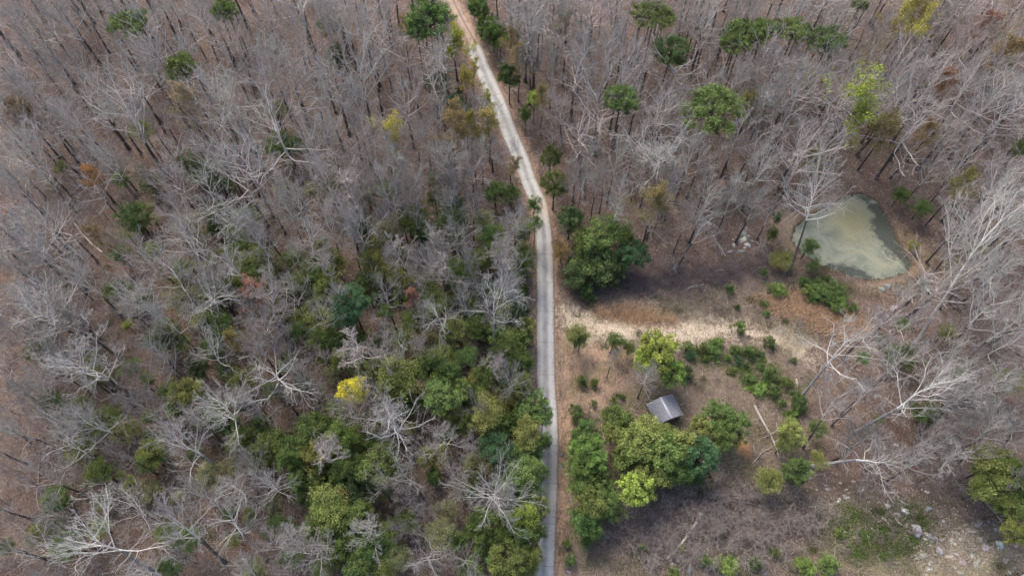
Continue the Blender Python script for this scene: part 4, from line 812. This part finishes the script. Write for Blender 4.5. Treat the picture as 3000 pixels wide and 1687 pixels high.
#@@UNDER
# ------------------------------------------------------------------ understorey, brush, litter sticks, grass
def scatter(n, avoid_clear=True, ymax=190):
    x = rng.uniform(-125, 125, n); y = rng.uniform(6, ymax, n)
    d = S30*y+C30*H; px = 1500+2000*x/d
    ok = (px > -80)&(px < 3080)&(np.minimum(dline(ROAD, x, y), dline(TRACK, x, y)) > 2.3)&(sdf(POND, x, y) > .3)
    if avoid_clear: ok &= sdf(CLEAR, x, y) > 0
    return x[ok], y[ok]
sap = []
for k in range(5):
    t = Tubes(); r2 = np.random.default_rng(900+k)
    hh = 6.0; n = 5; P = np.column_stack([np.cumsum(r2.normal(0, .12, (n, 2)), 0), np.linspace(0, hh, n)]); t.add(P, np.linspace(.05, .015, n), 4, .2)
    for j in range(16):
        f = .3+.7*r2.random(); z = f*hh; b0 = np.array([np.interp(z, P[:, 2], P[:, 0]), np.interp(z, P[:, 2], P[:, 1]), z]); a = r2.random()*6.28
        d = unit(np.array([math.cos(a), math.sin(a), r2.uniform(.4, 1.3)])); L = r2.uniform(.7, 1.7); b1 = b0+d*L
        t.add(np.array([b0, (b0+b1)/2+r2.normal(0, .06, 3), b1]), np.array([.018, .014, .009]), 3, r2.random())
        for q in range(3):
            c0 = b0+d*L*r2.uniform(.3, .9); t.add(np.array([c0, c0+unit(d+r2.normal(0, .6, 3))*L*.5]), np.array([.012, .008]), 3, r2.random())
    sap.append(t.arrays())
x, y = scatter(6500)
items = [inst(sap[int(rng.integers(5))], a, b, rng.uniform(.8, 1.6), rng.uniform(.3, .85), 0) for a, b in zip(x, y)]
zz = terr(x, y)
for i in range(len(items)): items[i][2][2] = zz[i]-.03
merge(items[::2], "understory_saplings", "thin brown leafless saplings filling the woods below the tree crowns", M_TWIG, (.29, .235, .21))
merge(items[1::2], "understory_saplings", "thin grey leafless saplings filling the woods below the tree crowns", M_TWIG, (.38, .335, .315))
def slivers(x, y, z, name, label, col, Lr, wr, up, mat=None):
    n = len(x); a = rng.random(n)*6.28; el = rng.uniform(*up, n); L = rng.uniform(*Lr, n); wd = rng.uniform(*wr, n)
    d = np.column_stack([np.cos(a)*np.cos(el), np.sin(a)*np.cos(el), np.sin(el)])
    u = np.column_stack([-np.sin(a), np.cos(a), np.zeros(n)]); P = np.column_stack([x, y, z])
    V = np.stack([P-u*wd[:, None]/2, P+u*wd[:, None]/2, P+d*L[:, None]+u*wd[:, None]*.15, P+d*L[:, None]-u*wd[:, None]*.15], 1).reshape(-1, 3)
    o = link(name, mk(name, V, np.arange(4*n).reshape(-1, 4), np.repeat(rng.random(n), 4), mat or M_TWIG), None, col); o["kind"] = "stuff"; o["label"] = label; return o
x, y = scatter(150000, False); slivers(x, y, terr_full(x, y)+.02, "fallen_twigs", "pale fallen twigs littering the forest floor", (.40, .33, .28), (.4, 1.8), (.02, .05), (0, .35))
x, y = scatter(120000, False); slivers(x, y, terr_full(x, y)+.02, "brush", "low brown brush and dead stems over the forest floor", (.17, .125, .11), (.4, 1.6), (.02, .045), (.3, 1.5))
def in_poly(P, n, soft=.8):
    x = rng.uniform(P[:, 0].min()-2, P[:, 0].max()+2, n); y = rng.uniform(P[:, 1].min()-2, P[:, 1].max()+2, n)
    ok = sdf(P, x, y)+rng.normal(0, soft, n) < 0; ok &= sdf(POND, x, y) > .2; ok &= dline(ROAD, x, y) > 2; return x[ok], y[ok]
for P, n in ((GRASS, 20000), (GRASS2, 34000)):
    x, y = in_poly(P, n); slivers(x, y, terr_full(x, y), "dry_grass", "tall rusty tan dry grass along the sandy clearing", (.56, .39, .25), (.5, 1.2), (.03, .08), (.7, 1.4))
x, y = in_poly(SCRUB, 90000, 1.5); slivers(x, y, terr_full(x, y), "dry_grass", "thin straw-coloured grass and stems over the clearing", (.30, .235, .16), (.25, .7), (.02, .05), (.3, 1.4))
x, y = in_poly(GREEN, 4500, 2.5); slivers(x, y, terr_full(x, y), "green_grass", "bright green ground cover between the bottom right rocks", (.05, .12, .015), (.15, .4), (.08, .18), (.1, 1.2), M_LEAF)
x, y = in_poly(PALE, 9000, .8); slivers(x, y, terr_full(x, y), "pale_grass", "pale straw grass at the bottom right edge", (.36, .31, .2), (.25, .6), (.02, .05), (.4, 1.3))
x, y = in_poly(BANK, 5000, 1.0); slivers(x, y, terr_full(x, y), "bank_grass", "dry tan tufts on the pond bank", (.2, .16, .09), (.2, .5), (.03, .07), (.5, 1.4))
# brush thickets (lower right, dead twiggy scrub)
THICK = poly([(1800,1560),(1880,1480),(2000,1440),(2150,1440),(2330,1470),(2420,1510),(2330,1560),(2260,1640),(2080,1640),(1900,1640)])
for P, n in ((THICK, 1100),):
    x, y = in_poly(P, 700, 1.8); it = [inst(sap[int(rng.integers(5))], a, b, rng.uniform(.7, 1.4), rng.uniform(.2, .45), 0) for a, b in zip(x, y)]
    merge(it, "brush_thicket", "grey leafless brush thicket below the shed trees", M_TWIG, (.31, .26, .235))
MOUND = poly([(1640,845),(1720,808),(1900,812),(2100,790),(2230,750),(2260,770),(2120,830),(1950,850),(1750,860)])
x, y = in_poly(MOUND, 1500, 1.2); it = [inst(sap[int(rng.integers(5))], a, b, rng.uniform(.6, 1.1), rng.uniform(.12, .25), 0) for a, b in zip(x, y)]
merge(it, "brush_thicket", "low mauve grey brush along the bank above the sandy strip", M_TWIG, (.21, .165, .16))
x, y = in_poly(SCRUB, 1500, 1.0); it = [inst(sap[int(rng.integers(5))], a, b, rng.uniform(.4, .8), rng.uniform(.1, .25), 0) for a, b in zip(x, y) if sdf(SAND, np.array([a]), np.array([b]))[0] > 1]
merge(it, "brush_thicket", "scattered low leafless stems over the clearing", M_TWIG, (.24, .19, .165))

def ground_leaves(P, n, soft, col, lab, size, hgt, lump=14):
    x, y = in_poly(P, lump, soft); k = rng.integers(0, len(x), n); sp_ = rng.uniform(.4, 1.5, len(x))
    X0 = x[k]+rng.normal(0, 1, n)*sp_[k]; Y0 = y[k]+rng.normal(0, 1, n)*sp_[k]*.8
    o_ = (sdf(POND, X0, Y0) > .2)&(dline(ROAD, X0, Y0) > 2.1)&(sdf(SAND, X0, Y0) > -.5); X0, Y0 = X0[o_], Y0[o_]
    C = np.column_stack([X0, Y0, terr_full(X0, Y0)+rng.random(len(X0))*hgt]); V, F = leaf_tris(C, rng, size, .6)
    o = link("ground_cover", mk("ground_cover", V, F, np.repeat(np.clip(rng.normal(.5, .25, len(C)), 0, 1), 3), M_LEAF), None, col); o["kind"] = "stuff"; o["label"] = lab
ground_leaves(SCRUB, 42000, 1, (.12,.14,.05), "low olive green scrub patches over the clearing", .17, .45, 330)
ground_leaves(GREEN, 9000, 1.8, (.11,.20,.03), "bright green vines between the bottom right rocks", .19, .3, 60)
ground_leaves(poly([(2040,1020),(2200,1030),(2300,1080),(2380,1230),(2300,1240),(2180,1120),(2050,1070)]), 9000, 1, (.13,.20,.045), "green scrub around the young pines", .18, .6, 60)
ground_leaves(poly([(2360,820),(2450,810),(2500,860),(2480,890),(2390,880)]), 6000, 1, (.12,.17,.045), "green scrub on the slope below the pond", .18, .6, 30)
ground_leaves(poly([(2640,660),(2700,700),(2740,780),(2690,860),(2620,850),(2680,790)]), 1800, 1, (.08,.085,.04), "dark tufts on the pond's right bank", .16, .3, 60)
ground_leaves(poly([(300,560),(1500,560),(1560,1680),(100,1680)]), 40000, 1, (.12,.135,.06), "low olive ground plants under the left woods", .18, .7, 420)

for P, n_, sf in ((THICK, 420, 3), (SCRUB, 420, 1), (MOUND, 110, 1)):
    x, y = in_poly(P, n_*2, sf); slivers(x, y, terr_full(x, y)+.08, "dead_branches", "pale dead branches and canes strewn over the clearing", (.38, .32, .28), (.7, 2.8), (.04, .10), (0, .3))
x, y = in_poly(THICK, 9000, 3); slivers(x, y, terr_full(x, y), "dark_canes", "dark brown canes standing in the lower right brush", (.2, .16, .145), (.6, 2.2), (.03, .07), (.3, 1.4))

# ------------------------------------------------------------------ rocks
def rock_mesh(seed, flat):
    import bmesh
    bm = bmesh.new(); bmesh.ops.create_icosphere(bm, subdivisions=2, radius=1.0); r2 = np.random.default_rng(seed)
    pl = [unit(r2.normal(size=3)) for _ in range(9)]
    for v in bm.verts:
        p = np.array(v.co)
        for n_ in pl:
            d = p@n_
            if d > .42: p = p-n_*(d-.42)
        p = p*(1+r2.normal(0, .04)); p[2] *= flat; v.co = p
    V = np.array([v.co[:] for v in bm.verts]); bm.verts.ensure_lookup_table(); F = np.array([[v.index for v in f.verts] for f in bm.faces]); bm.free()
    return mk("rock_shape", V, F, r2.random(len(V)), M_STONE)
RK = [rock_mesh(s, f) for s, f in ((1, .5), (2, .4), (3, .65), (4, .3), (5, .55), (6, .35))]
RC = {'p': ((.46,.44,.40), 'pale'), 'w': ((.58,.575,.52), 'whitish'), 'g': ((.3,.3,.31), 'grey'), 'k': ((.38,.33,.295), 'pinkish grey')}
def rock(px, py, a, b, ang=0, c='p', lab=None):
    x, y = at(px, py); m = depth(px, py)/2000.
    o = link("rock", R_.choice(RK), None, tuple(v*R_.uniform(.9, 1.1) for v in RC[c][0])); o.location = (x, y, tz(x, y)-max(a, b)*m*.08)
    o.rotation_euler = (R_.uniform(-.15, .15), R_.uniform(-.15, .15), -math.radians(ang)); o.scale = (a*m*1.5, b*m*1.75, min(a, b)*m*1.7)
    tag(o, lab, 'rock', 'rocks lying on the ground')
    if not lab: register(o, ('larger ' if a > 14 else 'small ')+RC[c][1], 'rock', px, py)
for r in [(2183,700,8,8,0,'w'),(2187,690,5,8,20,'w'),(2172,703,6,5,0,'p'),(2176,684,9,9,0,'g'),(2192,690,4,4,0,'p'),(2189,716,9,8,0,'p'),(2182,725,6,3,10,'w'),(2148,717,5,8,10,'p'),(2140,738,14,6,0,'g'),(2172,736,12,5,0,'g'),(2181,649,6,4,0,'w'),(2186,667,3,2,0,'w'),(2147,701,3,3,0,'w'),(2205,704,3,3,0,'p'),
 (2307,733,9,10,0,'g'),(2581,846,12,7,10,'g'),(2598,837,9,8,0,'g'),(2620,905,14,9,0,'g'),(2595,925,12,7,0,'g'),(2630,925,9,7,0,'g'),(2645,590,3,7,30,'p'),(2760,717,7,4,0,'k'),(2750,585,12,10,0,'g'),
 (2497,1410,7,5,0,'k'),(2393,1435,5,4,0,'p'),(2622,1303,8,4,0,'w'),(2527,1425,5,3,0,'p'),(2528,1434,5,4,0,'w'),(2459,1470,11,6,5,'w'),(2484,1473,13,3,25,'k'),(2434,1476,3,5,0,'p'),(2485,1458,6,3,0,'p'),(2646,1494,13,11,0,'w'),(2587,1519,8,7,0,'k'),(2570,1527,9,4,0,'k'),(2614,1526,10,5,20,'p'),(2633,1531,12,5,20,'p'),(2655,1536,6,6,40,'p'),(2682,1548,16,17,40,'p'),(2712,1563,20,9,35,'p'),(2739,1574,10,5,15,'w'),(2655,1476,4,1.5,0,'w'),(2722,1489,13,5,0,'g'),(2796,1504,16,5,15,'p'),(2766,1526,6,5,20,'p'),(2757,1394,9,3.5,0,'p'),
 (2504,1573,10,9,0,'k'),(2603,1561,7,5,0,'k'),(2868,1537,18,6,-15,'k'),(2850,1555,20,9,20,'k'),(2820,1571,22,5,-5,'w'),(2885,1577,34,7,5,'g'),(2925,1592,13,11,40,'p'),(2791,1587,8,7,0,'p'),(2890,1604,18,12,-10,'p'),(2848,1604,10,3,0,'w'),(2832,1605,3,3,0,'w'),(2753,1610,12,9,45,'g'),(2775,1626,26,6,8,'p'),(2812,1624,20,5,18,'w'),(2822,1645,24,9,-5,'p'),(2848,1630,8,6,0,'w'),(2942,1645,10,8,0,'k'),(2960,1627,8,5,0,'g'),(2988,1625,14,5,5,'p'),(2672,1632,36,11,5,'k'),(2612,1638,24,6,-8,'k'),(2928,1604,10,4,0,'w'),
 (2222,1556,8,5,0,'p'),(2060,1520,3,4,0,'p'),(1880,1582,12,5,30,'p'),(1853,1598,8,4,0,'p'),(1915,1605,9,8,-40,'p'),(1895,1605,6,5,0,'p'),(2030,1622,8,4,0,'p'),(2020,1660,9,12,20,'g'),(2100,1632,6,4,0,'p'),(2270,1607,12,5,0,'k'),(2245,1680,8,6,0,'g'),(2100,1652,16,6,-5,'p'),
 (1647,1330,6,5,0,'g'),(1643,1365,5,6,0,'g'),(1660,1389,5,4,0,'p'),(1671,1437,4,4,0,'p'),(1671,1463,4,6,0,'g'),(1430,1600,12,7,20,'g'),(1437,1610,10,5,0,'g'),(1421,1595,4,6,0,'p'),(1539,1609,4,7,20,'p'),(1664,1672,8,6,0,'g'),(1539,808,3,2.5,0,'p'),(1540,929,4,4,0,'p'),(1556,926,4,3,0,'p'),(1469,1275,8,6,0,'g'),
 (596,537,6,4,0,'p'),(63,648,6,3,0,'p'),(664,1332,2.5,3,0,'w'),(509,1411,2.5,3,0,'w'),(2333,1128,5,12,0,'w'),(1800,1108,0,0,0,'p')]:
    if r[2]: rock(*r[:6])
# broken pale rocks of the outcrop and along the lower edge
for P_, n_ in ((ROCKY, 46), (poly([(2400,1400),(2760,1440),(2740,1600),(2420,1600)]), 26), (poly([(1830,1570),(2120,1600),(2130,1680),(1830,1660)]), 26)):
    got = 0
    while got < n_:
        px, py = R_.uniform(1800, 3000), R_.uniform(1390, 1687); x, y = at(px, py)
        if sdf(P_, np.array([x]), np.array([y]))[0] > 0: continue
        a = R_.uniform(4, 14)*R_.uniform(.5, 1.1); rock(px, py, a, a*R_.uniform(.35, .8), R_.uniform(-40, 50), R_.choice('ppwgpk')); got += 1
# pale stone scatter under the trees at the bottom left
rr = np.random.default_rng(4); n = 420
cx, cy = at(520, 1590); xs_, ys_ = [], []
for (a, b, s_, n_) in ((560,1555,22,150),(600,1570,26,120),(520,1600,22,110),(545,1635,16,60),(1900,1600,40,120),(2060,1640,50,90),(2830,1600,80,900),(2600,1540,80,160),(2400,1480,70,100),(2560,1450,90,120),(2180,705,16,60),(2700,1480,90,90)):
    X0, Y0 = at(a, b); xs_.append(rr.normal(X0, s_*.05, n_)); ys_.append(rr.normal(Y0, s_*.035, n_))
x = np.concatenate(xs_); y = np.concatenate(ys_); C = np.column_stack([x, y, terr(x, y)+.06]); Vq, Fq = leaf_tris(np.repeat(C, 3, 0)+rr.normal(0, .03, (len(C)*3, 3)), rr, .16, 1.0)
o = link("stone_scatter", mk("stone_scatter", Vq, Fq, rr.random(len(Vq)), M_STONE), None, (.6, .57, .52)); o["kind"] = "stuff"; o["label"] = "scatter of small pale stones at the bottom left and over the lower right slope"

# ------------------------------------------------------------------ fallen logs and snags
def log(pts, r0, r1, col, label, name='fallen_log', twigs=0, stubs=(), zs=None):
    P = []
    for i, (a, b) in enumerate(pts):
        z = (zs[i] if zs else .15); x, y = at(a, b, z); P.append((x, y, z+tz(x, y)))
    P = np.array(P); org = P[0].copy(); org[2] = 0
    t = Tubes(); n = 8; f = np.linspace(0, 1, n); s_ = np.linspace(0, 1, len(P))
    Q = np.column_stack([np.interp(f, s_, P[:, k]) for k in range(3)])-org; lr0 = np.random.default_rng(int(pts[0][0])); Ln = np.linalg.norm(Q[-1]-Q[0]); Q[:, :2] += np.cumsum(lr0.normal(0, .013*Ln, (n, 2)), 0)*np.sin(np.linspace(0, np.pi, n))[:, None]+lr0.normal(0, .04, (n, 2))
    t.add(Q, np.linspace(r0, r1, n), 8, .5)
    e = bpy.data.objects.new(name, None); COL.objects.link(e); e.location = org
    link("trunk", t.mesh("log", M_BARK, True), e, col)
    if twigs:
        t2 = Tubes(); r2 = np.random.default_rng(int(pts[0][1]))
        for j in range(twigs):
            k = r2.integers(2, n); b0 = Q[k]; a = r2.random()*6.28; d = unit(unit(Q[-1]-Q[0])*.7+np.array([math.cos(a), math.sin(a), r2.uniform(0, .4)])*.8); L = r2.uniform(.8, 2.6)
            t2.add(np.array([b0, b0+d*L*.5+r2.normal(0, .1, 3), b0+d*L]), np.array([.05, .035, .015]), 4, r2.random())
        link("branches", t2.mesh("log_branches", M_TWIG), e, col)
    tag(e, label, 'log', 'fallen logs and broken trunks'); return e
PG = (.42,.38,.34); WH = (.6,.55,.48); BR = (.3,.22,.17)
log([(2208,1190),(2222,1225),(2240,1265),(2262,1300),(2280,1338)], .26, .1, PG, "splintered fallen grey trunk lying right of the shed trees", twigs=14)
log([(2205,1357),(2230,1330),(2262,1308)], .1, .05, PG, "thin grey pole leaning on the splintered trunk")
log([(2054,1503),(2035,1530),(2000,1572),(1955,1635)], .27, .17, (.5,.45,.39), "thick bare fallen log below the shed trees", twigs=5, zs=[1.0,.8,.6,.4])
log([(2023,1531),(2028,1505),(2052,1450)], .09, .04, PG, "forked upright dead branch at the thick fallen log's top", 'dead_branch')
log([(2270,1527),(2330,1508),(2408,1484)], .09, .05, BR, "long thin brown pole in the lower right brush")
log([(2145,1465),(2190,1472),(2247,1482)], .1, .06, PG, "short grey pole at the top of the lower right brush")
log([(2210,1580),(2240,1605),(2278,1608)], .09, .04, PG, "thin pale stick left of the green patch")
log([(2170,1530),(2210,1570),(2250,1620)], .06, .03, BR, "pair-like thin brown stem in the lower right brush", twigs=6)
log([(2855,1428),(2895,1480),(2925,1525),(2950,1560)], .06, .16, (.4,.32,.25), "long tan fallen trunk beside the right edge olive trees", twigs=4)
log([(2540,1565),(2550,1600)], .06, .04, PG, "short pale stick on the green patch")
log([(2938,1010),(2965,1022),(3000,1042)], .1, .08, PG, "short straight log at the right edge below the leaning trees")
log([(2765,588),(2830,610),(2905,628)], .16, .1, BR, "brown log lying in leaves right of the pond's top")
log([(2065,563),(2105,580),(2150,600)], .12, .08, (.36,.27,.24), "reddish brown log left of the pond")
log([(2088,693),(2108,722),(2126,752)], .07, .05, WH, "pale bare stick left of the white stones")
log([(2006,852),(2030,842),(2062,832)], .07, .15, WH, "pale log with broken end on the bank above the sandy strip")
log([(2095,795),(2108,790),(2120,793)], .12, .12, WH, "short cut log on the bank left of the pond")
log([(2205,797),(2225,785),(2250,778)], .13, .03, WH, "small pointed log on the bank near the pond")
log([(2400,785),(2430,790),(2460,795)], .08, .05, BR, "thin dark log on the pond's lower bank")
log([(2175,575),(2230,560),(2285,552)], .07, .05, PG, "thin grey stick above the white stones")
log([(1652,372),(1672,420),(1690,455)], .12, .1, (.5,.44,.38), "pale straight fallen log right of the driveway's upper bend")
log([(1665,375),(1700,420),(1733,462)], .13, .09, WH, "whitish leaning fallen log beside the pale straight one")
log([(1890,262),(1910,282),(1927,300)], .06, .05, WH, "short pale log between two pines right of the driveway")
log([(2330,310),(2345,325)], .14, .12, WH, "short broken pale stump log below the lime green tree")
log([(2540,340),(2580,322),(2630,310)], .1, .06, PG, "grey log lying right of the lime green tree")
log([(2763,280),(2764,330),(2766,385)], .1, .14, (.62,.48,.34), "bare tan broken trunk standing in the right woods", 'standing_snag', zs=[9,4.5,0])
log([(215,652),(258,695),(300,740)], .08, .16, WH, "white stripped trunk lying diagonally in the left woods")
log([(195,691),(220,690),(245,687)], .1, .08, BR, "short brown log left of the white stripped trunk")
log([(232,640),(240,680)], .05, .04, PG, "short thin stick touching the white stripped trunk")
log([(435,960),(434,1030),(434,1100)], .05, .12, WH, "thin pale broken trunk standing in the lower left woods", 'standing_snag', zs=[9,4.5,0])
log([(115,1318),(112,1390),(108,1460),(125,1500)], .1, .1, (.38,.28,.22), "long brown fallen trunk lying vertically at far left")
log([(125,1490),(100,1500),(60,1505)], .06, .05, BR, "brown branch lying beside the long brown trunk", 'dead_branch')
log([(640,1385),(641,1420),(642,1450)], .05, .08, WH, "thin whitish broken sapling trunk near the bottom left trees", 'standing_snag', zs=[4,2,0], twigs=8)
log([(1282,1487),(1315,1484),(1345,1481)], .06, .05, (.45,.32,.25), "thin reddish stick left of the starburst tree")
log([(1305,1415),(1325,1440),(1345,1465)], .05, .04, PG, "thin pale stick pointing at the starburst tree")
log([(1230,1205),(1260,1230),(1285,1252)], .06, .04, BR, "thin brown log below the lower left thicket")
log([(1385,1640),(1400,1650),(1410,1665)], .12, .06, PG, "curled grey log piece near the bottom edge")
log([(2500,1235+350),(2520,1600)], .05, .04, BR, "tiny brown stick by the pinkish rock")
log([(870,310),(900,293)], .08, .06, BR, "short brown log in the upper left woods")
log([(1355,731),(1380,730),(1400,728)], .07, .06, PG, "thin horizontal log by the driveway's left woods")
log([(2885,1005-300),(2900,700)], .06, .05, PG, "short light stick right of the pond bank")
log([(2870,955-270),(2832,720)], .05, .05, PG, "thin stick lying in leaves right of the pond")
# dead-branch pile right of the pond
e = bpy.data.objects.new("branch_pile", None); COL.objects.link(e); hx, hy = at(2625, 935); e.location = (hx, hy, tz(hx, hy))
t2 = Tubes(); r2 = np.random.default_rng(8)
for j in range(70):
    p0 = np.array([r2.normal(0, 1.6), r2.normal(0, .7), r2.uniform(.05, .6)]); a = r2.normal(.3, .6); L = r2.uniform(1.2, 3.4); d = np.array([math.cos(a), math.sin(a), r2.normal(0, .08)])
    t2.add(np.array([p0-d*L/2, p0+r2.normal(0, .08, 3), p0+d*L/2]), np.array([.05, .04, .02]), 4, r2.random())
link("branches", t2.mesh("pile", M_TWIG), e, (.3, .27, .26)); tag(e, "pile of dead grey branches below the pond", "branch pile")

finish_labels()
